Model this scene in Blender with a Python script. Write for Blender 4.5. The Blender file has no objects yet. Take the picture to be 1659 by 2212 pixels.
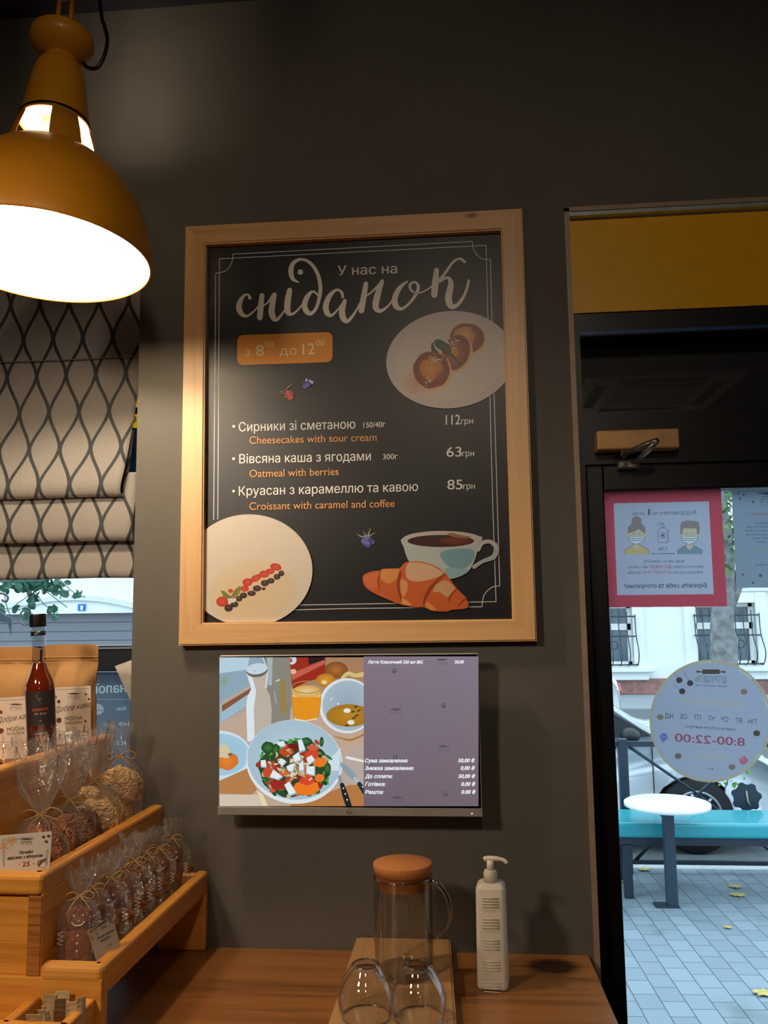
import bpy, bmesh, math, random
from mathutils import Vector, Matrix, noise
C = bpy.context.scene
PI = math.pi
# ------------------------------------------------------------ camera, world, exposure
IW, IH, FPX = 1659, 2212, 1850.0
CAM = Vector((0.5442, -1.6304, 1.55)); YAW, PIT, ROL = 0.086916, 0.124697, -0.012667
_f = Vector((-math.sin(YAW)*math.cos(PIT), math.cos(YAW)*math.cos(PIT), math.sin(PIT)))
_r0 = Vector((math.cos(YAW), math.sin(YAW), 0)); _u0 = _r0.cross(_f)
_r = _r0*math.cos(ROL) + _u0*math.sin(ROL); _u = -_r0*math.sin(ROL) + _u0*math.cos(ROL)
cd = bpy.data.cameras.new('camera'); co = bpy.data.objects.new('camera', cd); C.collection.objects.link(co)
co.matrix_world = Matrix(((_r.x, _u.x, -_f.x, CAM.x), (_r.y, _u.y, -_f.y, CAM.y), (_r.z, _u.z, -_f.z, CAM.z), (0, 0, 0, 1)))
cd.sensor_fit = 'HORIZONTAL'; cd.sensor_width = 36; cd.lens = FPX*36/IW; cd.clip_start = 0.02; cd.clip_end = 300
C.camera = co
C.view_settings.view_transform = 'Standard'; C.view_settings.look = 'None'; C.view_settings.gamma = 1
C.view_settings.use_curve_mapping = False
C.view_settings.exposure = 0.0
wd = bpy.data.worlds.new('overcast_sky'); C.world = wd; wd.use_nodes = True
bg = wd.node_tree.nodes['Background']; bg.inputs[0].default_value = (0.66, 0.86, 1.0, 1); bg.inputs[1].default_value = 3.0
C.cycles.transparent_max_bounces = 32
C.cycles.max_bounces = 10
C.cycles.sample_clamp_indirect = 4.0

def spot(name, loc, to, power, col, size=.06, ang=100, blend=.6):
    l = bpy.data.lights.new(name, 'SPOT'); l.energy = power; l.color = col; l.shadow_soft_size = size
    l.spot_size = math.radians(ang); l.spot_blend = blend
    o = bpy.data.objects.new(name, l); C.collection.objects.link(o); o.location = loc
    o.rotation_euler = (Vector(to)-Vector(loc)).to_track_quat('-Z', 'Y').to_euler()
    return o
WARM = (1.0, .82, .62)
BULB_POWER = 540.0
# added fill spots behind and beside the photographer, no fixtures modelled
spot('added_fill_spot', (-.55, -1.7, 2.3), (.0, -.2, .9), 64, WARM, .10, 84)
spot('added_fill_spot', (.6, -2.3, 2.7), (.45, -.1, .9), 27, WARM, .10, 100)
spot('added_fill_spot', (1.2, -3.9, 2.2), (1.6, -3.0, 2.84), 8, WARM, .1, 140)

def rayd(px, py): return _f*FPX + _r*(px-IW/2) + _u*(IH/2-py)
def onY(px, py, Y=0.0): d = rayd(px, py); return CAM + d*((Y-CAM.y)/d.y)
def onZ(px, py, Z=0.0): d = rayd(px, py); return CAM + d*((Z-CAM.z)/d.z)
def onX(px, py, X=0.0): d = rayd(px, py); return CAM + d*((X-CAM.x)/d.x)

def lin(h):
    h = h.lstrip('#'); v = [int(h[i:i+2], 16)/255 for i in (0, 2, 4)]
    return tuple(c/12.92 if c <= .04045 else ((c+.055)/1.055)**2.4 for c in v)
def col4(c): return (*lin(c), 1) if isinstance(c, str) else (*c[:3], 1)

# ------------------------------------------------------------ materials
def newmat(name):
    m = bpy.data.materials.new(name); m.use_nodes = True; nt = m.node_tree
    return m, nt, nt.nodes['Principled BSDF'], nt.nodes['Material Output']
def N(nt, t, **k):
    n = nt.nodes.new(t)
    for a, b in k.items():
        if a.startswith('i_'): n.inputs[a[2:].replace('_', ' ')].default_value = b
        else: setattr(n, a, b)
    return n
def ramp(nt, stops):
    n = nt.nodes.new('ShaderNodeValToRGB'); e = n.color_ramp.elements
    while len(e) < len(stops): e.new(.5)
    for i, (p, c) in enumerate(stops): e[i].position = p; e[i].color = col4(c)
    return n
def mp(nt, scale=(1, 1, 1), rot=(0, 0, 0), loc=(0, 0, 0)):
    tc = nt.nodes.new('ShaderNodeTexCoord'); m = nt.nodes.new('ShaderNodeMapping')
    m.inputs['Scale'].default_value = scale; m.inputs['Rotation'].default_value = rot; m.inputs['Location'].default_value = loc
    nt.links.new(tc.outputs['Object'], m.inputs['Vector']); return m
def plain(name, c, rough=.5, metal=0, var=.12, vs=30, bump=0, bs=200, coat=0, spec=.5, trans=0, ior=1.45, emit=None, es=0):
    m, nt, b, o = newmat(name); L = nt.links
    c = col4(c)
    if var:
        v = mp(nt); n = N(nt, 'ShaderNodeTexNoise', i_Scale=vs, i_Detail=4.0); L.new(v.outputs[0], n.inputs['Vector'])
        d = tuple(x*(1-var) for x in c[:3]); u = tuple(min(1, x*(1+var)) for x in c[:3])
        r = ramp(nt, [(.3, d), (.7, u)]); L.new(n.outputs['Fac'], r.inputs[0]); L.new(r.outputs[0], b.inputs['Base Color'])
    else: b.inputs['Base Color'].default_value = c
    b.inputs['Roughness'].default_value = rough; b.inputs['Metallic'].default_value = metal
    b.inputs['Coat Weight'].default_value = coat; b.inputs['Specular IOR Level'].default_value = spec
    b.inputs['Transmission Weight'].default_value = trans; b.inputs['IOR'].default_value = ior
    if emit: b.inputs['Emission Color'].default_value = col4(emit); b.inputs['Emission Strength'].default_value = es
    if bump:
        v = mp(nt); n = N(nt, 'ShaderNodeTexNoise', i_Scale=bs, i_Detail=3.0); L.new(v.outputs[0], n.inputs['Vector'])
        bp = N(nt, 'ShaderNodeBump', i_Strength=bump, i_Distance=.002); L.new(n.outputs['Fac'], bp.inputs['Height']); L.new(bp.outputs[0], b.inputs['Normal'])
    return m
def wood(name, c1, c2, axis='X', rough=.42, coat=.25, knots=True, s=1.0, kc='#5a2f10', off=0, blotch=None):
    m, nt, b, o = newmat(name); L = nt.links
    long = {'X': 0, 'Y': 1, 'Z': 2}[axis]
    def sc(a, bb): v = [bb*s]*3; v[long] = a*s; return tuple(v)
    v = mp(nt, sc(1.2, 34), loc=(off, off*.7, off*.3)); n1 = N(nt, 'ShaderNodeTexNoise', i_Scale=1.6, i_Detail=5.0, i_Distortion=.9); L.new(v.outputs[0], n1.inputs['Vector'])
    v2 = mp(nt, sc(6, 320), loc=(off, 0, 0)); n2 = N(nt, 'ShaderNodeTexNoise', i_Scale=1.0, i_Detail=3.0); L.new(v2.outputs[0], n2.inputs['Vector'])
    mx = N(nt, 'ShaderNodeMath', operation='MULTIPLY_ADD'); mx.inputs[1].default_value = .72
    mu = N(nt, 'ShaderNodeMath', operation='MULTIPLY'); mu.inputs[1].default_value = .28
    L.new(n2.outputs['Fac'], mu.inputs[0]); L.new(n1.outputs['Fac'], mx.inputs[0]); L.new(mu.outputs[0], mx.inputs[2])
    r = ramp(nt, [(.3, c2), (.52, c1), (.72, tuple(min(1, x*1.12) for x in col4(c1)[:3]))]); L.new(mx.outputs[0], r.inputs[0])
    outc = r.outputs[0]
    if knots:
        v3 = mp(nt, sc(5.5, 13), loc=(off*1.3, off, .37+off)); vo = N(nt, 'ShaderNodeTexVoronoi', i_Scale=1.0); L.new(v3.outputs[0], vo.inputs['Vector'])
        kr = ramp(nt, [(.0, (1, 1, 1)), (.055, (.7, .7, .7)), (.10, (0, 0, 0))]); L.new(vo.outputs['Distance'], kr.inputs[0])
        mxc = N(nt, 'ShaderNodeMix', data_type='RGBA'); L.new(kr.outputs[0], mxc.inputs[0]); L.new(outc, mxc.inputs[6]); mxc.inputs[7].default_value = col4(kc)
        outc = mxc.outputs[2]
    if blotch:
        bx_, by_, rx_, ry_, bc = blotch
        v4 = mp(nt, (1/rx_, 1/ry_, 0), loc=(-bx_/rx_, -by_/ry_, 0)); le = N(nt, 'ShaderNodeVectorMath', operation='LENGTH'); L.new(v4.outputs[0], le.inputs[0])
        n5 = N(nt, 'ShaderNodeMath', operation='MULTIPLY_ADD'); L.new(n1.outputs['Fac'], n5.inputs[0]); n5.inputs[1].default_value = .5; L.new(le.outputs['Value'], n5.inputs[2])
        br = ramp(nt, [(.62, (.95, .95, .95)), (.98, (0, 0, 0))]); dv = N(nt, 'ShaderNodeMath', operation='MULTIPLY'); dv.inputs[1].default_value = .75
        L.new(n5.outputs[0], dv.inputs[0]); L.new(dv.outputs[0], br.inputs[0])
        mb_ = N(nt, 'ShaderNodeMix', data_type='RGBA'); L.new(br.outputs[0], mb_.inputs[0]); L.new(outc, mb_.inputs[6]); mb_.inputs[7].default_value = col4(bc)
        outc = mb_.outputs[2]
    L.new(outc, b.inputs['Base Color'])
    b.inputs['Roughness'].default_value = rough; b.inputs['Coat Weight'].default_value = coat; b.inputs['Coat Roughness'].default_value = .3
    bp = N(nt, 'ShaderNodeBump', i_Strength=.15, i_Distance=.001); L.new(mx.outputs[0], bp.inputs['Height']); L.new(bp.outputs[0], b.inputs['Normal'])
    return m
def painted(name, rough=.5, emit=0, translucent=0, coat=0, spec=.5):
    m, nt, b, o = newmat(name); L = nt.links
    a = N(nt, 'ShaderNodeAttribute', attribute_name='Col')
    nz = N(nt, 'ShaderNodeTexNoise', i_Scale=900.0); v = mp(nt); L.new(v.outputs[0], nz.inputs['Vector'])
    r = ramp(nt, [(.35, (.93, .93, .93)), (.65, (1, 1, 1))]); L.new(nz.outputs['Fac'], r.inputs[0])
    mu = N(nt, 'ShaderNodeMix', data_type='RGBA', blend_type='MULTIPLY'); mu.inputs[0].default_value = 1; L.new(a.outputs['Color'], mu.inputs[6]); L.new(r.outputs[0], mu.inputs[7])
    src = mu.outputs[2]
    b.inputs['Roughness'].default_value = rough; b.inputs['Coat Weight'].default_value = coat; b.inputs['Specular IOR Level'].default_value = spec
    if emit:
        b.inputs['Base Color'].default_value = (.01, .01, .012, 1)
        L.new(src, b.inputs['Emission Color']); b.inputs['Emission Strength'].default_value = emit
    else: L.new(src, b.inputs['Base Color'])
    if translucent:
        t = N(nt, 'ShaderNodeBsdfTranslucent'); L.new(src, t.inputs[0]); mx = N(nt, 'ShaderNodeMixShader'); mx.inputs[0].default_value = translucent
        L.new(b.outputs[0], mx.inputs[1]); L.new(t.outputs[0], mx.inputs[2]); L.new(mx.outputs[0], o.inputs[0])
    return m
def thin_glass(name, tint=(1, 1, 1), gl=1.0, rough=.0, bump=0, base=.0, haze=0):
    m, nt, b, o = newmat(name); L = nt.links; nt.nodes.remove(b)
    t = N(nt, 'ShaderNodeBsdfTransparent'); t.inputs[0].default_value = (*tint, 1)
    g = N(nt, 'ShaderNodeBsdfGlossy'); g.inputs['Roughness'].default_value = rough
    lw = N(nt, 'ShaderNodeLayerWeight'); lw.inputs[0].default_value = .5; fr = N(nt, 'ShaderNodeMath', operation='POWER'); fr.inputs[1].default_value = 4.0; L.new(lw.outputs['Facing'], fr.inputs[0])
    ma = N(nt, 'ShaderNodeMath', operation='MULTIPLY_ADD', use_clamp=True); ma.inputs[1].default_value = gl; ma.inputs[2].default_value = base+.04
    mx = N(nt, 'ShaderNodeMixShader'); L.new(fr.outputs[0], ma.inputs[0]); L.new(ma.outputs[0], mx.inputs[0]); L.new(t.outputs[0], mx.inputs[1]); L.new(g.outputs[0], mx.inputs[2])
    if haze:
        df_ = N(nt, 'ShaderNodeBsdfDiffuse'); df_.inputs[0].default_value = (.85, .85, .85, 1); tl = N(nt, 'ShaderNodeBsdfTranslucent'); tl.inputs[0].default_value = (.85, .85, .85, 1)
        m1 = N(nt, 'ShaderNodeMixShader'); L.new(df_.outputs[0], m1.inputs[1]); L.new(tl.outputs[0], m1.inputs[2]); m2 = N(nt, 'ShaderNodeMixShader'); m2.inputs[0].default_value = haze
        L.new(mx.outputs[0], m2.inputs[1]); L.new(m1.outputs[0], m2.inputs[2]); mx = m2
    L.new(mx.outputs[0], o.inputs[0])
    if bump:
        v = mp(nt, (1, 1, .55)); vo = N(nt, 'ShaderNodeTexVoronoi', i_Scale=95.0); n = N(nt, 'ShaderNodeTexNoise', i_Scale=40.0, i_Detail=3.0, i_Distortion=2.5)
        L.new(v.outputs[0], n.inputs['Vector']); L.new(n.outputs['Color'], vo.inputs['Vector']); vo.inputs['Scale'].default_value = 9.0
        ad = N(nt, 'ShaderNodeMath', operation='ADD'); L.new(vo.outputs['Distance'], ad.inputs[0]); L.new(n.outputs['Fac'], ad.inputs[1])
        bp = N(nt, 'ShaderNodeBump', i_Strength=bump, i_Distance=.01); L.new(ad.outputs[0], bp.inputs['Height']); L.new(bp.outputs[0], g.inputs['Normal'])
    return m

# ------------------------------------------------------------ mesh builder
class MB:
    def __init__(s): s.v = []; s.f = []; s.m = []; s.c = []; s.sm = []
    def add(s, vs, fs, mi=0, col=None, smooth=False):
        b = len(s.v); s.v += [Vector(q) for q in vs]
        for k, q in enumerate(fs):
            s.f.append([b+i for i in q]); s.m.append(mi); s.sm.append(smooth)
            s.c.append([col[i] for i in q] if isinstance(col, list) else [col or (1, 1, 1)]*len(q))
        return s
    def box(s, x0, x1, y0, y1, z0, z1, bev=0, mi=0, col=None):
        if bev <= 0:
            vs = [(x, y, z) for x in (x0, x1) for y in (y0, y1) for z in (z0, z1)]
            return s.add(vs, [(0, 1, 3, 2), (4, 6, 7, 5), (0, 4, 5, 1), (2, 3, 7, 6), (0, 2, 6, 4), (1, 5, 7, 3)], mi, col)
        bm = bmesh.new(); bmesh.ops.create_cube(bm, size=1)
        for v in bm.verts: v.co = Vector((x0+(v.co.x+.5)*(x1-x0), y0+(v.co.y+.5)*(y1-y0), z0+(v.co.z+.5)*(z1-z0)))
        bev = min(bev, .49*min(abs(x1-x0), abs(y1-y0), abs(z1-z0)))
        bmesh.ops.bevel(bm, geom=bm.edges[:], offset=bev, segments=3, profile=.5, affect='EDGES'); return s.bm(bm, mi, col)
    def bm(s, bm, mi=0, col=None, smooth=False, M=None):
        bm.verts.index_update()
        vs = [(M @ v.co) if M else v.co.copy() for v in bm.verts]; fs = [[v.index for v in f.verts] for f in bm.faces]; bm.free()
        return s.add(vs, fs, mi, col, smooth)
    def lathe(s, prof, o=(0, 0, 0), seg=40, a0=0, a1=2*PI, mi=0, col=None, smooth=True, M=None):
        full = abs(a1-a0-2*PI) < 1e-6; n = seg if full else seg+1; vs = []; fs = []
        for r, z in prof:
            for k in range(n):
                a = a0+(a1-a0)*k/seg; p = Vector((r*math.cos(a), r*math.sin(a), z))
                vs.append((M @ p if M else p)+Vector(o))
        for i in range(len(prof)-1):
            for k in range(seg):
                a = i*n+k; b = i*n+(k+1) % n if full else i*n+k+1
                fs.append((a, b, b+n, a+n))
        return s.add(vs, fs, mi, col, smooth)
    def tube(s, pts, r, seg=8, mi=0, col=None, cap=True, closed=False):
        pts = [Vector(p) for p in pts]; n = len(pts); R = r if isinstance(r, (list, tuple)) else [r]*n; vs = []; fs = []
        up = None
        for i, p in enumerate(pts):
            t = (pts[(i+1) % n if closed else min(i+1, n-1)]-pts[(i-1) % n if closed else max(i-1, 0)])
            t = t.normalized() if t.length > 1e-9 else Vector((0, 0, 1))
            if up is None: up = Vector((0, 0, 1)) if abs(t.z) < .9 else Vector((1, 0, 0))
            a = t.cross(up)
            if a.length < 1e-6: a = t.orthogonal()
            a.normalize(); b = a.cross(t); up = b
            for k in range(seg):
                q = 2*PI*k/seg; vs.append(p+a*(R[i]*math.cos(q))+b*(R[i]*math.sin(q)))
        m = n if closed else n-1
        for i in range(m):
            for k in range(seg):
                j = (i+1) % n; fs.append((i*seg+k, i*seg+(k+1) % seg, j*seg+(k+1) % seg, j*seg+k))
        if cap and not closed: fs.append(tuple(range(seg))[::-1]); fs.append(tuple((n-1)*seg+k for k in range(seg)))
        return s.add(vs, fs, mi, col, True)
    def ell(s, c, r, seg=16, rings=10, mi=0, col=None, nz=0, ns=8, M=None, seed=0):
        vs = [Vector((0, 0, 1))]; fs = []
        for i in range(1, rings):
            t = PI*i/rings
            for k in range(seg): p = 2*PI*k/seg; vs.append(Vector((math.sin(t)*math.cos(p), math.sin(t)*math.sin(p), math.cos(t))))
        vs.append(Vector((0, 0, -1)))
        for k in range(seg): fs.append((0, 1+k, 1+(k+1) % seg))
        for i in range(rings-2):
            for k in range(seg): a = 1+i*seg; fs.append((a+k, a+seg+k, a+seg+(k+1) % seg, a+(k+1) % seg))
        a = 1+(rings-2)*seg; e = len(vs)-1
        for k in range(seg): fs.append((a+k, e, a+(k+1) % seg))
        out = []
        for p in vs:
            q = p.copy()
            if nz: q *= 1+nz*noise.noise(p*ns+Vector((seed*3.1, seed, 0)))
            q = Vector((q.x*r[0], q.y*r[1], q.z*r[2]))
            if M: q = M @ q
            out.append(q+Vector(c))
        return s.add(out, fs, mi, col, True)
    def prism(s, pts2, fn, d0, d1, mi=0, col=None):   # fn(a, b, d) -> 3D, outline extruded from d0 to d1
        n = len(pts2); vs = [fn(a, b, d0) for a, b in pts2]+[fn(a, b, d1) for a, b in pts2]
        fs = [tuple(range(n))[::-1], tuple(range(n, 2*n))]+[(i, (i+1) % n, (i+1) % n+n, i+n) for i in range(n)]
        return s.add(vs, fs, mi, col)
    def build(s, name, mats, parent=None, org=None, smooth=None, **props):
        me = bpy.data.meshes.new(name); rt = parent
        while rt is not None and rt.parent is not None: rt = rt.parent
        o0 = Vector(org) if org is not None else (Vector(rt['_org']) if rt is not None and '_org' in rt else Vector((0, 0, 0)))
        me.from_pydata([v-o0 for v in s.v], [], s.f)
        for m in (mats if isinstance(mats, (list, tuple)) else [mats]): me.materials.append(m)
        me.polygons.foreach_set('material_index', s.m)
        me.polygons.foreach_set('use_smooth', [bool(x) if smooth is None else smooth for x in s.sm])
        if any(c[0] != (1, 1, 1) for c in s.c):
            at = me.color_attributes.new('Col', 'FLOAT_COLOR', 'CORNER'); buf = []
            for cc in s.c:
                for c in cc: buf += [c[0], c[1], c[2], 1.0]
            at.data.foreach_set('color', buf)
        me.validate(); me.update()
        ob = bpy.data.objects.new(name, me); C.collection.objects.link(ob)
        if parent is not None: ob.parent = parent
        elif org is not None: ob.location = o0
        for k, v in props.items(): ob[k] = v
        return ob
ORG = {}
def thing(name, label, cat, loc=(0, 0, 0), group=None):
    o = bpy.data.objects.new(name, None); C.collection.objects.link(o); o.location = loc; o.empty_display_size = .05
    o['label'] = label; o['category'] = cat
    if group: o['group'] = group
    o['_org'] = tuple(loc); ORG[o.name] = o
    return o
def struct(mb, name, mats, **k): o = mb.build(name, mats); o['kind'] = 'structure'; [o.__setitem__(a, b) for a, b in k.items()]; return o
def solo(mb, name, mats, label, cat, loc, group=None):
    o = mb.build(name, mats, org=loc); o['label'] = label; o['category'] = cat
    if group: o['group'] = group
    return o
def copy_tree(o, parent=None):
    c = o.copy(); C.collection.objects.link(c); c.parent = parent
    for ch in list(o.children): copy_tree(ch, c)
    return c
def spl(pts, n=8, closed=False):
    out = []; m = len(pts); P = [tuple(p) for p in pts]
    rng = range(m if closed else m-1)
    for i in rng:
        g = lambda k: P[k % m] if closed else P[max(0, min(m-1, k))]
        a, b, c, d = g(i-1), g(i), g(i+1), g(i+2)
        for k in range(n):
            t = k/n; out.append(tuple(.5*(2*b[j]+(c[j]-a[j])*t+(2*a[j]-5*b[j]+4*c[j]-d[j])*t*t+(3*b[j]-a[j]-3*c[j]+d[j])*t**3) for j in range(len(b))))
    if not closed: out.append(P[-1])
    return out

# ------------------------------------------------------------ printed matter: shapes laid in thin layers on one plane
_fc = {}
def glyphs(s, bold=0.0, shear=0.0):
    bold = 0
    k = (s, bold, shear)
    if k in _fc: return _fc[k]
    cu = bpy.data.curves.new('t', 'FONT'); cu.body = s; cu.size = 1; cu.offset = bold; cu.shear = shear; cu.resolution_u = 3
    o = bpy.data.objects.new('t', cu); C.collection.objects.link(o)
    dg = bpy.context.evaluated_depsgraph_get(); c2 = o.to_curve(dg, apply_modifiers=False); cont = []
    from mathutils.geometry import interpolate_bezier, tessellate_polygon
    for sp_ in c2.splines:
        bp = sp_.bezier_points; q = []
        for i in range(len(bp)):
            p0, p1 = bp[i], bp[(i+1) % len(bp)]; straight = (p0.handle_right-p0.co).cross(p1.co-p0.co).length < 1e-7 and (p1.handle_left-p1.co).cross(p1.co-p0.co).length < 1e-7
            q += [p0.co.copy()] if straight else interpolate_bezier(p0.co, p0.handle_right, p1.handle_left, p1.co, 6)[:-1]
        if len(q) > 2: cont.append([(v[0], v[1]) for v in q])
    o.to_curve_clear(); bpy.data.objects.remove(o); bpy.data.curves.remove(cu)
    area = lambda P: sum(P[i][0]*P[(i+1) % len(P)][1]-P[(i+1) % len(P)][0]*P[i][1] for i in range(len(P)))/2
    def inside(p, P):
        r = False
        for i in range(len(P)):
            (ax, ay), (bx, by) = P[i], P[(i+1) % len(P)]
            if (ay > p[1]) != (by > p[1]) and p[0] < (bx-ax)*(p[1]-ay)/(by-ay)+ax: r = not r
        return r
    def simp(P):          # split an outline that crosses itself into simple loops
        n = len(P); cr = lambda a, b, c: (b[0]-a[0])*(c[1]-a[1])-(b[1]-a[1])*(c[0]-a[0])
        for i in range(n):
            a, b = P[i], P[(i+1) % n]
            for j in range(i+2, n-(i == 0)):
                c, d = P[j], P[(j+1) % n]; c1, c2_ = cr(a, b, c), cr(a, b, d)
                if c1*c2_ < 0 and cr(c, d, a)*cr(c, d, b) < 0:
                    t = c1/(c1-c2_); X = (c[0]+(d[0]-c[0])*t, c[1]+(d[1]-c[1])*t)
                    return simp(P[:i+1]+[X]+P[j+1:])+simp([X]+P[i+1:j+1])
        return [P]
    cont = [q for P in cont for q in simp(P) if len(q) > 2 and abs(area(q)) > 1e-6]
    vs = []; fs = []
    if cont:
        par = {i: [j for j, P in enumerate(cont) if j != i and (area(P) > 0) != (area(h) > 0) and abs(area(P)) > abs(area(h)) and all(inside(q, P) for q in h)] for i, h in enumerate(cont)}
        outs = [P for i, P in enumerate(cont) if not par[i]]; holes = [P for i, P in enumerate(cont) if par[i]]
        for P in outs:
            grp = [P]+[h for h in holes if inside(h[0], P) and abs(area(h)) < abs(area(P))]; flat = [v for g in grp for v in g]; b_ = len(vs); vs += flat
            fs += [tuple(b_+i for i in t) for t in tessellate_polygon([[Vector((x, y, 0)) for x, y in g] for g in grp])]
    x0 = min([v[0] for v in vs] or [0]); x1 = max([v[0] for v in vs] or [1])
    _fc[k] = ([(a-x0, b) for a, b in vs], fs, x1-x0); return _fc[k]
class Cv:
    def __init__(s, fn, step=1.2e-5, l0=0): s.fn = fn; s.mb = MB(); s.l = l0; s.step = step   # fn(px, py, lift) -> 3D
    def up(s): s.l += s.step; return s.l
    def mesh(s, vs, fs, c, smooth=False):
        L = s.up(); cc = [col4(q)[:3] for q in c] if isinstance(c, list) else col4(c)[:3]
        s.mb.add([s.fn(a, b, L) for a, b in vs], fs, 0, cc)
    def poly(s, pts, c): s.mesh(pts, [tuple(range(len(pts)))], c)
    def sp(s, pts, c, n=6): s.poly(spl(pts, n, True), c)
    def quad(s, pts, cs): s.mesh(pts, [(0, 1, 2, 3)], cs)
    def grid(s, pts, c, n=10):
        (ax, ay), (bx, by), (cx, cy), (dx, dy) = pts; vs = []; fs = []
        for j in range(n+1):
            for i in range(n+1):
                u, v = i/n, j/n; vs.append(((1-v)*((1-u)*ax+u*bx)+v*((1-u)*dx+u*cx), (1-v)*((1-u)*ay+u*by)+v*((1-u)*dy+u*cy)))
        for j in range(n):
            for i in range(n): a = j*(n+1)+i; fs.append((a, a+1, a+n+2, a+n+1))
        s.mesh(vs, fs, c if not callable(c) else [c(*p) for p in vs])
    def ell(s, cx, cy, rx, ry, c, ce=None, rot=0, n=36, wob=0, seed=0):
        vs = [(cx, cy)]; r = math.radians(rot); co_, si = math.cos(r), math.sin(r)
        for k in range(n):
            t = 2*PI*k/n; w = 1+wob*noise.noise((math.cos(t)*2+seed, math.sin(t)*2, seed*1.7)); a, b = rx*w*math.cos(t), ry*w*math.sin(t)
            vs.append((cx+a*co_-b*si, cy+a*si+b*co_))
        fs = [(0, 1+k, 1+(k+1) % n) for k in range(n)]
        s.mesh(vs, fs, [c]+[ce]*n if ce else c)
    def stroke(s, pts, w, c, n=8, smooth=True):   # pts (x, y) or (x, y, width)
        P = [tuple(p) if len(p) == 3 else (p[0], p[1], w) for p in pts]
        if smooth and len(P) > 2: P = spl(P, n)
        vs = []; fs = []
        for i, (x, y, ww) in enumerate(P):
            a, b = P[max(0, i-1)], P[min(len(P)-1, i+1)]; dx, dy = b[0]-a[0], b[1]-a[1]; l = math.hypot(dx, dy) or 1
            nx, ny = -dy/l*ww/2, dx/l*ww/2; vs += [(x+nx, y+ny), (x-nx, y-ny)]
        for i in range(len(P)-1): fs.append((2*i, 2*i+1, 2*i+3, 2*i+2))
        s.mesh(vs, fs, c)
        if w > 2.4 or len(pts[0]) == 3:
            for q in (P[0], P[-1]): s.ell(q[0], q[1], q[2]/2, q[2]/2, c, n=12)
    def text(s, t, x0, y0, x1, y1, h, c, bold=0.0, shear=0.0, mirror=False, wave=0):
        vs, fs, w = glyphs(t, 0, shear); k = h/.727; out = []
        for a, b in vs:
            u = a/w; u = 1-u if mirror else u
            out.append((x0+u*(x1-x0), y0+u*(y1-y0)-b*k+(wave*math.sin(a*9) if wave else 0)))
        s.mesh(out, fs, c)
        if bold > 0:
            e = min(.9, bold*k*1.1)
            for ex, ey in ((e, 0), (-e, 0), (0, e*.7)): s.mesh([(a+ex, b+ey) for a, b in out], fs, c)
    def rrect(s, x0, y0, x1, y1, r, c, sk=0):   # sk: drop of y per px of x
        p = []
        for cx, cy, a0 in ((x1-r, y0+r, -90), (x1-r, y1-r, 0), (x0+r, y1-r, 90), (x0+r, y0+r, 180)):
            for k in range(7): a = math.radians(a0+15*k); X = cx+r*math.cos(a); p.append((X, cy+r*math.sin(a)+sk*(X-x0)))
        s.poly(p, c)
    def build(s, name, mat, parent=None, **k): return s.mb.build(name, mat, parent, **k)
import numpy as np
class RCv(Cv):            # a print of one single layer: everything drawn is merged, later over earlier, into one sheet of small cells
    def __init__(s, fn, rect, res=.5): Cv.__init__(s, fn); s.r = rect; s.res = res; s.W = int((rect[2]-rect[0])/res); s.H = int((rect[3]-rect[1])/res); s.img = np.full((s.H, s.W, 3), -1.0)
    def mesh(s, vs, fs, c, smooth=False):
        if isinstance(c, list): c = c[0]
        col = col4(c)[:3]; res = s.res
        for f in fs:
            P = [((vs[i][0]-s.r[0])/res, (vs[i][1]-s.r[1])/res) for i in f]
            x0 = max(0, int(min(p[0] for p in P))-1); x1 = min(s.W, int(max(p[0] for p in P))+2); y0 = max(0, int(min(p[1] for p in P))-1); y1 = min(s.H, int(max(p[1] for p in P))+2)
            if x1 <= x0 or y1 <= y0: continue
            X, Y = np.meshgrid(np.arange(x0, x1)+.5, np.arange(y0, y1)+.5); ins = np.zeros(X.shape, bool)
            for i in range(len(P)):
                (ax, ay), (bx, by) = P[i], P[(i+1) % len(P)]
                if ay == by: continue
                ins ^= ((ay > Y) != (by > Y)) & (X < (bx-ax)*(Y-ay)/(by-ay)+ax)
            s.img[y0:y1, x0:x1][ins] = col
    def flush(s):
        s.mb = MB(); res = s.res
        for j in range(s.H):
            row = s.img[j]; ch = np.nonzero(np.any(row[1:] != row[:-1], axis=1))[0]+1; b = [0]+ch.tolist()+[s.W]
            for a, e in zip(b[:-1], b[1:]):
                c = row[a]
                if c[0] < 0: continue
                x0, x1, y0, y1 = s.r[0]+a*res, s.r[0]+e*res, s.r[1]+j*res, s.r[1]+(j+1)*res
                s.mb.add([s.fn(x0, y0, 0), s.fn(x1, y0, 0), s.fn(x1, y1, 0), s.fn(x0, y1, 0)], [(0, 1, 2, 3)], 0, tuple(float(q) for q in c))
        return s.mb
def planeY(Y):
    return lambda a, b, l: onY(a, b, Y-l)
def clipface(P, rect):   # P: list of (x, y, r, g, b); rect in px
    x0, y0, x1, y1 = rect
    for ax, lim, sg in ((0, x0, 1), (0, x1, -1), (1, y0, 1), (1, y1, -1)):
        out = []
        for i in range(len(P)):
            a, b = P[i], P[(i+1) % len(P)]; da, db = sg*(a[ax]-lim), sg*(b[ax]-lim)
            if da >= 0: out.append(a)
            if (da >= 0) != (db >= 0): t = da/(da-db); out.append(tuple(p+(q-p)*t for p, q in zip(a, b)))
        P = out
        if len(P) < 3: return None
    return P
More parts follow.
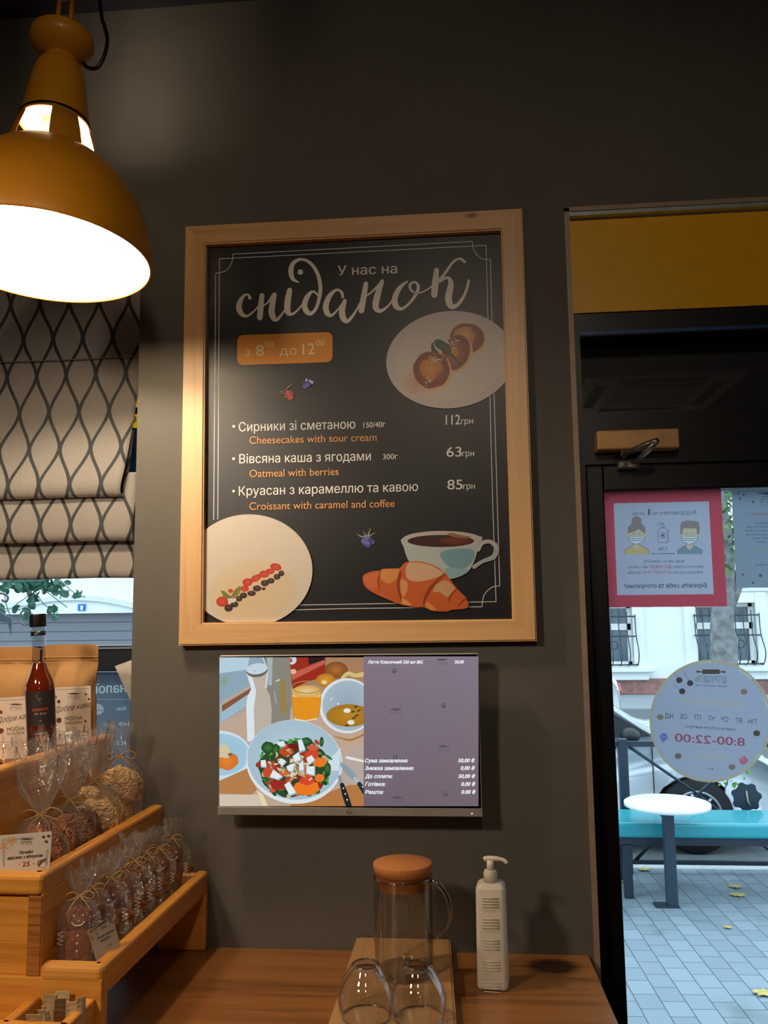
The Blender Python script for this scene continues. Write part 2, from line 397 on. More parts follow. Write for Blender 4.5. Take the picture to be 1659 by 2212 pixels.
class ClipCv(Cv):
    def __init__(s, fn, rect, **k): Cv.__init__(s, fn, **k); s.rect = rect
    def mesh(s, vs, fs, c, smooth=False):
        L = s.up(); cc = [col4(q)[:3] for q in c] if isinstance(c, list) else [col4(c)[:3]]*len(vs)
        x0, y0, x1, y1 = s.rect
        for f in fs:
            P = clipface([(*vs[i], *cc[i]) for i in f], s.rect)
            if P: s.mb.add([s.fn(p[0], p[1], L) for p in P], [tuple(range(len(P)))], 0, [p[2:] for p in P])

# ------------------------------------------------------------ shared materials
PINE = wood('pine', '#dcac74', '#ca965a', 'X', knots=True); PINE_Z = wood('pine_upright', '#dcac74', '#ca965a', 'Z', off=3.1)
SH_X = wood('lacquered_pine', '#e0983f', '#c07424', 'X', rough=.35, coat=.35, off=1.7); SH_Y = wood('lacquered_pine_rail', '#df963b', '#ba6e22', 'Y', rough=.35, coat=.35, off=5.2)
SH_Z = wood('lacquered_pine_end_grain', '#b06e2e', '#6e3d14', 'X', rough=.5, coat=.1, knots=False, s=2.5)
COUNTER = wood('stained_worktop', '#96602f', '#6b3f1c', 'X', rough=.33, coat=.3, knots=False, blotch=(.688, .245, .055, .042, '#1d0c04'))
TRAYW = wood('beech_board', '#b98a5c', '#a97a4c', 'Y', rough=.4, knots=False, off=2)
WALLM = plain('taupe_wall_paint', '#58534d', .65, var=.05, vs=6, bump=.1, bs=160)
DARKC = plain('black_ceiling_paint', '#17131a', .8)
BLACK = plain('black_powder_coat', '#0b0b0d', .35); NAVY = plain('dark_window_frame_paint', '#0f1522', .35)
PANE = thin_glass('window_glass'); WHITEM = plain('white_paint', '#e9e9e6', .5)
SILVER = plain('silver_plastic', '#9c948a', .35, metal=.3); PRINT = painted('printed_board', .38, spec=.45); PAPER = painted('printed_paper', .6)
FILM = painted('printed_film_on_glass', .5, translucent=.72); STRING = plain('jute_twine', '#a8814f', .9, bump=.6)

# ------------------------------------------------------------ room
W0, W1, WT = -.0918, .7671, .24          # pier between window and door, wall thickness
mb = MB()
mb.box(W0, W1, 0, WT, 0, 2.85)           # pier
mb.box(-2.2, W0, 0, WT, 2.30, 2.85); mb.box(-2.2, W0, 0, WT, 0, 1.02); mb.box(-2.2, -1.5, 0, WT, 1.02, 2.30)
mb.box(W1, 1.72, 0, WT, 2.351, 2.85); mb.box(1.72, 2.9, 0, WT, 0, 2.85)
struct(mb, 'wall_front', WALLM)
struct(MB().box(-2.35, -2.2, -5.2, WT, 0, 2.85), 'wall_left', WALLM)
struct(MB().box(2.9, 3.05, -5.2, WT, 0, 2.85), 'wall_right', WALLM)
struct(MB().box(-2.35, 3.05, -5.35, -5.2, 0, 2.85), 'wall_back', WALLM)
struct(MB().box(-2.35, 3.05, -5.35, WT, 2.85, 3.0), 'ceiling', DARKC)
struct(MB().box(-2.35, 3.05, -5.35, WT, -.1, 0), 'floor', wood('dark_floor_boards', '#3b2a1e', '#2a1c12', 'Y', knots=False))
# door trim: slim metal angle round the opening
struct(MB().box(W1-.001, W1+.009, -.003, .02, 0, 2.351).box(W1-.001, 1.72, -.003, .014, 2.343, 2.352), 'trim_1', plain('beige_trim', '#9a8573', .5, metal=.2))
struct(MB().box(W1+.009, 1.72, 0, .016, 2.335, 2.3435), 'trim_2', plain('lit_trim_underside', '#b4c4c8', .3, metal=.5))  # underside of the trim, its daylit look put into the pale blue colour

# ------------------------------------------------------------ door with transom
YD = .05
mb = MB(); mb.box(W1+.009, .79, .02, .11, 0, 2.335); mb.box(1.70, 1.72, .02, .11, 0, 2.335)
mb.box(.79, 1.70, .02, .11, 2.095, 2.14)                                              # top of the transom
mb.box(.79, 1.70, .02, .11, onY(1300, 1003, .02).z, onY(1300, 893, .02).z)             # between transom and door leaf
df = struct(mb, 'door_1', BLACK)
ft = onY(1300, 1000, .03).z; gz = onY(1300, 1064, YD).z; gx = onY(1303, 1100, YD).x
mb = MB(); mb.box(.792, gx, .03, .075, .01, ft, .003); mb.box(1.60, 1.698, .03, .075, .01, ft, .003)
mb.box(gx, 1.60, .03, .075, gz, ft, .003); mb.box(gx, 1.60, .03, .075, .01, .13, .003)
mb.build('door_leaf', BLACK, df)
MB().box(gx, 1.60, YD, YD+.006, .13, gz).build('door_glass', PANE, df)
tz = onY(1300, 893, .06).z
MB().box(.79, 1.70, .06, .066, tz, 2.095).build('transom_glass', PANE, df)
MB().box(.79, 1.70, .10, .11, tz, 2.14).build('shutter_box_panel', plain('shutter_box_black', '#050506', .6), df)
MB().box(.79, 1.70, .018, .03, 2.0965, 2.1035).build('blue_strip', plain('blue_strip_finish', '#1c3f78', .35), df)  # thin blue strip along the top edge of the transom glass
MB().box(W1+.009, 1.72, .018, .1, 2.142, 2.3345).build('yellow_panel', plain('yellow_lacquered_panel', '#e8a800', .38, var=.03, coat=.3), df)
mb = MB(); mb.tube([(1.64, .03, .8), (1.64, -.02, .8), (1.64, -.02, 1.5), (1.64, .03, 1.5)], .012); mb.build('handle', SILVER, df)
# door closer
a, b = onY(1283, 951, .02), onY(1457, 949, .02)
dc = thing('door_closer', 'beige hydraulic door closer with folded metal arm above the glass door', 'door closer', (a.x, .02, a.z-.02))
MB().box(a.x, b.x, -.018, .02, onY(1283, 972, -.018).z, onY(1283, 930, -.018).z, .003).build('housing', plain('beige_enamel', '#b08858', .4, metal=.25), dc)
p = [onY(1346, 982, -.03), onY(1392, 962, -.05), onY(1420, 951, -.07)]
MB().tube([onY(1347, 975, -.02), onY(1347, 984, -.03)], .006).tube(p, [.005, .006, .005]).build('arm', plain('dark_steel', '#6d6a66', .3, metal=.8), dc)
MB().tube([onY(1420, 951, -.07), onY(1400, 972, -.05), onY(1372, 1000, -.01)], [.005, .006, .004]).build('forearm', plain('bright_steel', '#9aa0a6', .28, metal=.8), dc)
a, b = onY(1339, 1003, .0), onY(1383, 1001, .0)
MB().box(a.x, b.x, .0, .03, a.z-.006, a.z+.006, .002).tube([(a.x+.007, -.004, a.z), (a.x+.007, 0, a.z)], .005).tube([(b.x-.007, -.004, a.z), (b.x-.007, 0, a.z)], .005).build('bracket', SILVER, dc)

# ------------------------------------------------------------ window behind the counter
YW = .12
mb = MB(); mb.box(-1.5, W0, .10, .15, onY(283, 1450, .1).z, onY(283, 1394, .1).z, .002); mb.box(-1.5, W0, .10, .15, 1.02, 1.07); mb.box(-1.5, W0, .10, .15, 2.24, 2.30)
mb.box(-1.5, -1.45, .10, .15, 1.02, 2.30); mb.box(W0-.012, W0, .10, .15, 1.02, 2.30)
wn = struct(mb, 'window_1', NAVY)
z = onY(283, 1398, .098).z
MB().box(-1.5, W0, .097, .10, z-.003, z).build('rail_seam', plain('pale_seam', '#7c8896', .4), wn)
MB().box(-1.45, W0-.012, YW, YW+.005, 1.07, 2.24).build('pane', PANE, wn)
MB().box(-1.5, W0, 0, .10, 1.0, 1.025, .003).build('window_sill', WHITEM, wn)

# roman blind
def blind_material():
    m, nt, b, o = newmat('trellis_linen'); L = nt.links
    uv = N(nt, 'ShaderNodeUVMap', uv_map='UV'); sx = N(nt, 'ShaderNodeSeparateXYZ'); L.new(uv.outputs[0], sx.inputs[0])
    def M(op, a, b_=None, c=None):
        n = N(nt, 'ShaderNodeMath', operation=op)
        for i, q in enumerate((a, b_, c)):
            if q is None: continue
            if isinstance(q, (int, float)): n.inputs[i].default_value = q
            else: L.new(q, n.inputs[i])
        return n.outputs[0]
    s = .0657; h = .0815
    t = M('COSINE', M('MULTIPLY', sx.outputs[1], PI/h))
    tri = M('SUBTRACT', 1.0, M('MULTIPLY', M('PINGPONG', sx.outputs[1], h), 2/h))
    t = M('MULTIPLY', M('ADD', M('MULTIPLY', t, .65), M('MULTIPLY', tri, .35)), s*.25*.97)
    d1 = M('PINGPONG', M('SUBTRACT', sx.outputs[0], t), s/2)
    d2 = M('PINGPONG', M('ADD', M('SUBTRACT', sx.outputs[0], s/2), t), s/2)
    d = M('MINIMUM', d1, d2); r = ramp(nt, [(.0033/.02, '#34383b'), (.0045/.02, '#a39c96')]); L.new(M('DIVIDE', d, .02), r.inputs[0])
    v = mp(nt, (1, 1, .35)); n = N(nt, 'ShaderNodeTexNoise', i_Scale=900.0); L.new(v.outputs[0], n.inputs['Vector'])
    n2 = N(nt, 'ShaderNodeTexNoise', i_Scale=45.0, i_Detail=4.0); L.new(v.outputs[0], n2.inputs['Vector'])
    mx = N(nt, 'ShaderNodeMix', data_type='RGBA', blend_type='MULTIPLY'); mx.inputs[0].default_value = .5; L.new(r.outputs[0], mx.inputs[6]); L.new(n.outputs['Fac'], mx.inputs[7])
    hs = N(nt, 'ShaderNodeHueSaturation'); hs.inputs['Saturation'].default_value = 1.1; hs.inputs['Value'].default_value = 1.2; L.new(mx.outputs[2], hs.inputs['Color'])
    L.new(hs.outputs[0], b.inputs['Base Color']); b.inputs['Roughness'].default_value = .8; b.inputs['Sheen Weight'].default_value = .2
    bp = N(nt, 'ShaderNodeBump', i_Strength=.35, i_Distance=.004); L.new(n2.outputs['Fac'], bp.inputs['Height']); L.new(bp.outputs[0], b.inputs['Normal'])
    tr = N(nt, 'ShaderNodeBsdfTranslucent'); L.new(hs.outputs[0], tr.inputs[0]); ms = N(nt, 'ShaderNodeMixShader'); ms.inputs[0].default_value = .25
    L.new(b.outputs[0], ms.inputs[1]); L.new(tr.outputs[0], ms.inputs[2]); L.new(ms.outputs[0], o.inputs[0])
    return m
LINEN = blind_material()
def cloth(name, prof, xr, parent, v0, xl=-1.42, nx=90):
    prof = spl(prof, 10); L = [0]
    for i in range(1, len(prof)): L.append(L[-1]+math.dist(prof[i], prof[i-1]))
    vs = []; fs = []; uv = []
    for i, (y, zz) in enumerate(prof):
        for k in range(nx+1):
            x = xl+(xr(zz)-xl)*k/nx; w = .0035*noise.noise((x*7, zz*5, 1.3))+.002*noise.noise((x*30, zz*9, 4))
            vs.append(Vector((x, y+w, zz+.002*noise.noise((x*9, .3, zz)))) - Vector(parent['_org'])); uv.append((x, v0+L[i]))
    for i in range(len(prof)-1):
        for k in range(nx): a = i*(nx+1)+k; fs.append((a, a+1, a+nx+2, a+nx+1))
    me = bpy.data.meshes.new(name); me.from_pydata(vs, [], fs); me.materials.append(LINEN)
    ul = me.uv_layers.new(name='UV')
    for l in me.loops: ul.data[l.index].uv = uv[l.vertex_index]
    me.polygons.foreach_set('use_smooth', [True]*len(me.polygons)); me.update()
    o = bpy.data.objects.new(name, me); C.collection.objects.link(o); o.parent = parent
    sm = o.modifiers.new('thickness', 'SOLIDIFY'); sm.thickness = .0016; sm.offset = 0
    return o
bl = thing('roman_blind', 'grey-beige roman blind with dark trellis pattern hanging folded in the window', 'blind', (-.7, .07, 2.28))
def e_main(z): return -.114 if z > 2.10 else -.114-.026*min(1, (2.10-z)/.28)
cloth('upper_drop', [(.078, 2.285), (.076, 2.1), (.070, 1.98), (.052, 1.88), (.040, 1.835), (.043, 1.813), (.055, 1.808), (.066, 1.83), (.072, 1.87), (.076, 1.95)], e_main, bl, .0335)
cloth('middle_fold', [(.068, 1.86), (.058, 1.80), (.050, 1.755), (.050, 1.727), (.060, 1.717), (.070, 1.735), (.074, 1.80)], lambda z: -.116, bl, .052)
cloth('bottom_fold', [(.080, 1.80), (.078, 1.72), (.070, 1.685), (.064, 1.655), (.068, 1.643), (.077, 1.65), (.082, 1.70)], lambda z: -.1035, bl, .03)
MB().box(-1.44, -.11, .06, .095, 2.275, 2.30, .003).build('head_rail', WHITEM, bl)
s_ = onY(200, 775, .07).z
MB().box(-1.42, -.118, .0685, .0705, s_-.0012, s_+.0012).build('stitched_seam', plain('seam_shadow_thread', '#6b655f', .9), bl)

# stickers on the panes
cv = RCv(planeY(YW-.001), (258, 700, 306, 1075)); cv.poly([(258, 700), (306, 700), (306, 1075), (258, 1075)], '#141820')
cv.poly([(264, 752), (306, 750), (306, 754), (264, 756)], '#c8ccd0'); cv.poly([(264, 757), (306, 755), (306, 770), (264, 773)], '#27406e')
for q in ([(275, 784), (304, 781), (303, 843), (273, 845)], [(270, 857), (297, 856), (297, 880), (268, 881)], [(266, 896), (300, 894), (300, 925), (264, 922)]): cv.poly(q, '#ffb400')
cv.ell(287, 905, 8, 9, '#7a5a18'); cv.ell(285, 902, 5, 6, '#ffb400')
st = cv.flush().build('window_sticker', FILM, org=onY(290, 840, YW-.001)); st['label'] = 'dark sticker with yellow lettering on the window pane beside the blind edge'; st['category'] = 'sticker'
cv = RCv(planeY(YW-.002), (150, 1452, 284, 1660), .6); cv.poly([(150, 1452), (284, 1452), (284, 1660), (150, 1660)], '#68727f')
SG = '#c3d4cd'
cv.text('напої', 205, 1498, 272, 1495, 21, SG, bold=.012, mirror=True); cv.stroke([(100, 1511), (281, 1511)], 1.2, '#99a9ad')
cv.ell(210, 1532, 14, 12, '#a7adb2', rot=10); cv.stroke([(198, 1527), (209, 1534), (222, 1535)], 1.8, '#68727f')
cv.text('30мл', 252, 1535, 273, 1533, 8, SG, mirror=True); cv.text('но', 258, 1568, 279, 1568, 10, SG, bold=.01, mirror=True); cv.text('еспресо', 224, 1568, 244, 1566, 5, SG, mirror=True)
cv.text('капучино', 150, 1610, 272, 1610, 13, SG, mirror=True)
mf = cv.flush(); g_ = Cv(planeY(YW-.002)); g_.grid([(-260, 1452), (149.9, 1452), (149.9, 1850), (-260, 1850)], '#68727f', 2); g_.grid([(150, 1660), (282, 1660), (282, 1850), (150, 1850)], '#68727f', 2)
for i_, f_ in enumerate(g_.mb.f): mf.add([g_.mb.v[q] for q in f_], [tuple(range(len(f_)))], 0, g_.mb.c[i_][0])
st = mf.build('window_menu_film', FILM, org=onY(200, 1500, YW-.002)); st['label'] = 'slate-blue drinks menu film on the pane under the window rail, lettering seen reversed'; st['category'] = 'window sign'
cv = Cv(planeY(.09)); cv.quad([(248, 1439), (284, 1426), (284, 1512), (280, 1511)], ['#d2c9c2']*4)
mbp = MB(); P4 = [onY(248, 1439, .09), onY(300, 1420, .09), onY(300, 1560, .09), onY(281, 1512, .09)]
mbp.add(P4+[q+Vector((0, .001, 0)) for q in P4], [(0, 1, 2, 3), (7, 6, 5, 4), (0, 4, 5, 1), (1, 5, 6, 2), (2, 6, 7, 3), (3, 7, 4, 0)])
solo(mbp, 'paper_sheet', plain('white_paper', '#cfc6bf', .7), 'white paper sheet leaning in the window beside the pier', 'paper', P4[0])

# ------------------------------------------------------------ pendant lamp
LO = (-.1185, -.3532, 2.1388)
lamp = thing('pendant_lamp', 'orange-yellow dome pendant lamp with glowing white inside, hung before the window', 'lamp', LO)
YEL = plain('yellow_enamel', '#c88214', .42, var=.04, coat=.1); INN = plain('white_enamel_inside', '#fff4dc', .6)
def LL(s): return s
lat = MB(); prof = [(.170, .0), (.1705, .012), (.168, .033), (.161, .064), (.148, .098), (.129, .129), (.106, .156), (.083, .175), (.0735, .180)]
prof = spl(prof, 5)
lat.lathe(prof, seg=80); o_ = lat.build('lamp_shade', YEL, lamp, org=(0, 0, 0))
MB().lathe([(r-.002, z-.0005) for r, z in prof], seg=80).build('shade_lining', INN, o_, org=(0, 0, 0))
MB().tube([(.1695*math.cos(t*PI/40), .1695*math.sin(t*PI/40), 0) for t in range(80)], .0018, closed=True, seg=6).build('rim', YEL, o_, org=(0, 0, 0))
ring = MB(); inn = MB()
for k in range(4):
    c_ = math.radians(-47+90*k); w_ = math.radians(21)
    ring.lathe([(.0735, .179), (.0665, .209), (.057, .239), (.0555, .239), (.065, .209), (.072, .179), (.0735, .179)], a0=c_-w_, a1=c_+w_, seg=10)
ring.lathe([(.0575, .238), (.0562, .243), (.054, .243), (.0555, .238)], seg=48)
ring.build('vent_collar', YEL, lamp, org=(0, 0, 0))
for k in range(4): c_ = math.radians(-47+90*k); inn.lathe([(.0705, .180), (.0635, .210), (.0545, .238)], a0=c_-w_, a1=c_+w_, seg=10)
inn.lathe([(0, .2458), (.0535, .2458), (.0550, .239)], seg=40).build('collar_lining', INN, lamp, org=(0, 0, 0))
MB().lathe([(.0565, .242), (.0572, .245), (.0555, .2475), (.0535, .2475)], seg=48).build('black_gasket', BLACK, lamp, org=(0, 0, 0))
MB().lathe(spl([(.0545, .2465), (.0525, .265), (.047, .303), (.041, .335), (.035, .350), (.029, .356), (.0265, .366)], 6)+[(.002, .366)], seg=48).lathe([(.053, .2465), (.0, .2465)], seg=48).build('neck', YEL, lamp, org=(0, 0, 0))
MB().lathe([(.0, .363)]+spl([(.027, .364), (.040, .374), (.051, .389), (.052, .400), (.050, .408), (.042, .414), (.030, .416)], 6)+[(0, .417)], seg=48).build('canopy_knob', YEL, lamp, org=(0, 0, 0))
MB().tube([(-.012, 0, .414), (-.012, 0, .476), (.012, 0, .476), (.012, 0, .414)], .0045).tube([(0, 0, .476), (0, 0, .72)], .004).build('hanging_rod', YEL, lamp, org=(0, 0, 0))
A = lambda px, py: onY(px, py, LO[1])-Vector(LO)
MB().tube(spl([tuple(A(158, 118)), tuple(A(172, 130)), tuple(A(192, 128)), tuple(A(206, 100)), tuple(A(210, 65)), tuple(A(203, 35)), tuple(A(195, 10)), tuple(A(190, -60)), (.06, .02, .71)], 8), .0032).build('power_cable', BLACK, lamp, org=(0, 0, 0))
m, nt, b_, o__ = newmat('bulb_glow'); b_.inputs['Base Color'].default_value = (1, 1, 1, 1); b_.inputs['Emission Color'].default_value = (1, .82, .60, 1); b_.inputs['Emission Strength'].default_value = BULB_POWER
MB().ell((0, 0, .112), (.028, .028, .032), 20, 14).build('bulb', m, lamp, org=(0, 0, 0))
MB().lathe([(.0145, .141), (.0145, .19), (.02, .192), (.02, .2465)], seg=24).build('bulb_socket', plain('white_porcelain_socket', '#d8cfbf', .4), lamp, org=(0, 0, 0))
lamp.rotation_euler = Vector((.021, .054, 1)).to_track_quat('Z', 'Y').to_euler()
lamp.rotation_euler = (-math.atan(.054), math.atan(.021), 0)

# ------------------------------------------------------------ framed menu board
YF = -.024; YP = -.008
fo = [onY(400, 488, YF), onY(1128, 449, YF), onY(1160, 1385, YF), onY(385, 1395, YF)]
fi = [onY(444, 527, YF), onY(1082, 496, YF), onY(1107, 1337, YF), onY(437, 1345, YF)]
bd = thing('menu_board', 'framed dark breakfast menu board in a pale pine frame on the pier wall', 'menu board', (fo[3].x, 0, fo[3].z))
def rail(a, b, c, d, m):
    q = []
    bmx = bmesh.new(); top = [bmx.verts.new(v) for v in (a, b, c, d)]; bk = [bmx.verts.new((v.x, -.0005, v.z)) for v in (a, b, c, d)]
    bmx.faces.new(top); bmx.faces.new(bk[::-1])
    for i in range(4): bmx.faces.new((top[(i+1) % 4], top[i], bk[i], bk[(i+1) % 4]))
    bmesh.ops.bevel(bmx, geom=[e for e in bmx.edges if e.verts[0] in top and e.verts[1] in top and ({e.verts[0], e.verts[1]} in ({top[0], top[1]}, {top[2], top[3]}))], offset=.003, segments=3, affect='EDGES')
    return MB().bm(bmx).build('frame_rail', m, bd)
rail(fo[0], fo[1], fi[1], fi[0], PINE); rail(fo[3], fo[2], fi[2], fi[3], PINE); rail(fo[0], fo[3], fi[3], fi[0], PINE_Z); rail(fo[1], fo[2], fi[2], fi[1], PINE_Z)
cv = Cv(planeY(YP))
mbq = [onY(430, 515, YP), onY(1098, 485, YP), onY(1120, 1352, YP), onY(425, 1358, YP)]
cv.grid([(424, 508), (1096, 478), (1124, 1355), (420, 1362)], '#0e0c13', 4)
LN = '#cbc8cb'
def ln(p, w=1.7): cv.stroke(p, w, LN, smooth=False)
ln([(503, 549), (1020, 521.5)]); ln([(474, 559), (1050, 530)]); ln([(474, 559), (470.4, 1122)]); ln([(466, 590), (461.5, 1123)])
ln([(1050, 530), (1053.7, 685.6), (1064, 1080), (1071.5, 1299.6)]); ln([(1059.5, 560), (1062.5, 687), (1074, 1080), (1079.5, 1265.6)])
ln([(1071.5, 1299.6), (740, 1305.4), (600, 1307.5)]); ln([(1041, 1310.7), (740, 1314.7), (600, 1318.5)])
for P3 in ([(503, 548), (501.5, 564), (491, 582), (476, 589), (466, 590)], [(1020, 521.5), (1023, 538), (1033, 553), (1046, 560), (1059.5, 560)], [(1079.5, 1265.6), (1062, 1269), (1046, 1285), (1041, 1310.7)]): cv.stroke(P3, 1.7, LN)
def sc(L_, ox=500, oy=540, k=.3255): return [(ox+q[0]*k, oy+q[1]*k, q[2]*k) for q in L_]
TX = '#e6dccf'
for s1 in ([(122, 318, 24), (112, 298, 14), (88, 300, 16), (58, 340, 32), (50, 390, 38), (72, 428, 30), (105, 438, 16), (150, 405, 11), (188, 362, 10)],
    [(202, 302, 32), (195, 370, 38), (188, 448, 38)], [(205, 372, 10), (240, 350, 12), (275, 300, 18)], [(285, 297, 30), (266, 400, 42), (280, 452, 36), (305, 460, 22), (345, 412, 12), (372, 372, 10)],
    [(386, 268, 34), (372, 350, 42), (374, 412, 36), (402, 426, 18), (440, 398, 12), (476, 355, 10)],
    [(572, 298, 13), (540, 275, 15), (502, 312, 32), (485, 370, 36), (503, 412, 34), (532, 420, 24), (562, 385, 20), (582, 320, 24), (590, 245, 26), (572, 160, 24), (525, 88, 22), (465, 62, 18), (412, 86, 28), (394, 140, 34), (408, 192, 26), (446, 214, 8)],
    [(738, 312, 18), (730, 280, 18), (695, 265, 17), (648, 310, 32), (626, 372, 38), (635, 418, 36), (662, 434, 20), (700, 402, 12), (738, 350, 10)], [(752, 338, 26), (734, 400, 40), (742, 452, 40), (768, 473, 26), (802, 440, 18), (840, 380, 12), (868, 320, 12)],
    [(893, 224, 30), (878, 310, 38), (862, 402, 38)], [(880, 315, 10), (930, 280, 12), (985, 225, 18)], [(1000, 207, 26), (968, 305, 42), (957, 378, 40), (985, 405, 26), (1030, 380, 14), (1066, 338, 12)],
    [(1168, 208, 10), (1118, 250, 28), (1084, 320, 38), (1092, 372, 38), (1130, 390, 20), (1182, 352, 16), (1226, 290, 22), (1240, 240, 20), (1215, 213, 14), (1186, 230, 18), (1192, 266, 14), (1232, 288, 10), (1290, 268, 10), (1335, 238, 10)],
    [(1361, 134, 32), (1352, 220, 44), (1346, 296, 42)], [(1378, 208, 24), (1420, 150, 18), (1470, 82, 16), (1515, 58, 16), (1546, 78, 20)], [(1385, 206, 18), (1436, 184, 18), (1456, 225, 36), (1440, 320, 46), (1458, 372, 38), (1502, 362, 24), (1550, 290, 18), (1576, 202, 16)]):
    cv.stroke(sc(s1), 3, TX)
cv.ell(648.8, 587.8, 6, 6, TX)
cv.text('У нас на', 729.5, 595, 857.5, 590, 21, TX, bold=.01)
T1 = '#eceae6'; T2 = '#dd9c5a'
for t, x0, y0, x1, y1, h, c in (('Сирники зі сметаною', 516, 932, 767.5, 925.5, 20, T1), ('150/40г', 785, 924, 832.5, 922, 12, T1), ('112', 963, 917.5, 994, 916.5, 22, T1), ('грн', 996, 916, 1021.5, 915, 13, T1),
    ('Вівсяна каша з ягодами', 517, 1001, 801, 994.5, 20, T1), ('300г', 827, 992.5, 859, 991.5, 12, T1), ('63', 964.7, 986.6, 997, 986, 22, T1), ('грн', 998.5, 985.5, 1024, 985, 13, T1),
    ('Круасан з карамеллю та кавою', 516, 1070.5, 903, 1060.5, 20, T1), ('85', 966.5, 1057.3, 999, 1056.7, 22, T1), ('грн', 1000.5, 1056.5, 1026, 1055.7, 13, T1),
    ('Cheesecakes with sour cream', 539, 959, 813.5, 952, 17, T2), ('Oatmeal with berries', 539, 1031, 731.5, 1026, 17, T2), ('Croissant with caramel and coffee', 539, 1101.5, 852.6, 1095, 17, T2)):
    cv.text(t, x0, y0, x1, y1, h, c, bold=.006)
for x, y in ((505, 921), (504.6, 991), (504.6, 1061)): cv.ell(x, y, 3.2, 3.2, T1, n=14)
cv.rrect(512.5, 724, 718.5, 789, 13, '#d98a1c', sk=-.033)
BT = '#f2d2a4'
for t, x0, y0, x1, y1, h in (('з', 529, 769.5, 540, 769, 19), ('8', 553, 769, 570, 768.5, 25), ('00', 573, 750, 591, 749, 12.5), ('до', 604, 767, 641, 766, 19), ('12', 653.5, 765.5, 680, 765, 25), ('00', 682.6, 746.5, 701.5, 745.5, 12.5)): cv.text(t, x0, y0, x1, y1, h, BT)
# small berries on the board
def k5(x, y): return 380+x*.2532, 440+y*.2532
def berry(cx, cy, c, c2, r=11, seed=0):
    rnd = random.Random(seed)
    for i in range(16):
        a = rnd.uniform(0, 6.28); d = r*.62*math.sqrt(rnd.random()); cv.ell(cx+d*math.cos(a), cy+d*math.sin(a), r*.36, r*.36, c2 if i % 3 == 0 else c, n=10)
berry(625, 853, '#9c2c34', '#b84a50', 13, 1); berry(665, 829, '#2b2c80', '#5860b8', 14, 2); berry(794, 1170, '#3c3a86', '#6a68b8', 16, 3)
for q in ((662, 821), (670, 823), (674, 826)): cv.ell(q[0], q[1], 2, 3, '#dfe3ea', n=8)
for P3 in ([(613, 848), (603, 853)], [(614, 845), (603, 847)], [(618, 841), (632, 830)], [(616, 843), (626, 833)]): cv.stroke(P3, 1.3, '#a39a78')
for P3 in ([(790, 1158, 3), (780, 1159, 3), (771, 1153, 1)], [(790, 1157, 3), (785, 1148, 1)], [(795, 1157, 4), (801, 1140, 1)], [(798, 1158, 3), (810, 1151, 1)]): cv.stroke(P3, 2, '#8e9478')
# plate with cheesecakes
def k6(x, y): return 760+x*.2532, 440+y*.2532
cv.ell(972, 777, 138, 105, '#c9bdb8', '#bfb4b0', rot=-6, n=64); cv.ell(972, 777, 118, 88, '#cabdb6', '#c6bab4', rot=-6, n=48)
cv.ell(900, 828, 34, 30, '#c69078', '#c8b6ae', n=24)
def pancake(cx, cy, rx, ry, rot, s1):
    cv.ell(cx+3, cy+4, rx+2, ry+1, '#d8a878', rot=rot, wob=.06, seed=s1); cv.ell(cx, cy, rx, ry, '#8f3c12', rot=rot, wob=.05, seed=s1); cv.ell(cx, cy, rx*.9, ry*.9, '#a8551f', '#6d240c', rot=rot, wob=.12, seed=s1+4)
pancake(1008, 731, 38, 33, 0, 1); cv.ell(1003, 727, 24, 22, '#dba564', '#b97434', wob=.2, seed=9)
pancake(985, 762, 29, 40, 22, 2); cv.ell(981, 760, 8, 12, '#c9801f', wob=.3, seed=3)
pancake(932, 799, 40, 40, 0, 3); cv.ell(930, 796, 22, 24, '#d08a26', '#b8681a', wob=.35, seed=5)
rnd = random.Random(4)
for cx, cy, n_ in ((975, 741, 26), (940, 776, 30), (920, 822, 10)):
    for i in range(n_): cv.ell(cx+rnd.gauss(0, 9), cy+rnd.gauss(0, 5), 1.8, 1.3, '#dcc3b4', n=6)
cv.poly([(937, 737), (945, 732), (955, 735), (972, 748), (975, 760), (965, 763), (950, 755), (940, 747)], '#1d3a1c'); cv.stroke([(940, 738, 3), (958, 750, 7), (995, 785, 2)], 4, '#26471f'); cv.stroke([(934, 742, 4), (936, 755, 8), (945, 760, 3)], 4, '#14260f')
# plate with oatmeal and berries
def k7(x, y): return 380+x*.2411, 1080+y*.2411
cv.ell(538, 1232, 137, 121, '#d9cfc2', '#d6cabb', n=72); cv.ell(538, 1232, 132, 116, '#d6c9b8', '#d8ccbe', n=60); cv.ell(545, 1278, 96, 68, '#dcc09a', '#d8c7ae', rot=-8, n=40)
for x, y, a_, b1, r_ in ((895, 600, 52, 33, 10), (845, 640, 38, 25, 0), (790, 665, 45, 32, 0), (718, 700, 50, 30, -25), (642, 738, 46, 36, -10), (617, 795, 36, 28, 0), (490, 815, 22, 18, 0), (415, 912, 55, 46, 0)):
    cx, cy = k7(x, y); cv.ell(cx, cy, a_*.2411, b1*.2411, '#d8502a', '#b02c1a', rot=r_, n=18, wob=.1, seed=x)
for x, y, a_, b1 in ((945, 657, 26, 26), (905, 688, 30, 26), (850, 724, 34, 24), (797, 745, 36, 28), (785, 795, 18, 14), (727, 792, 38, 27), (678, 836, 38, 24), (605, 855, 32, 26), (565, 885, 30, 25), (525, 935, 35, 28), (472, 968, 38, 32)):
    cx, cy = k7(x, y); cv.ell(cx, cy, a_*.2411, b1*.2411, '#4a3230', '#241416', n=16, wob=.1, seed=x); cv.ell(cx-1, cy-2, 2, 1.3, '#7d6660', n=8)
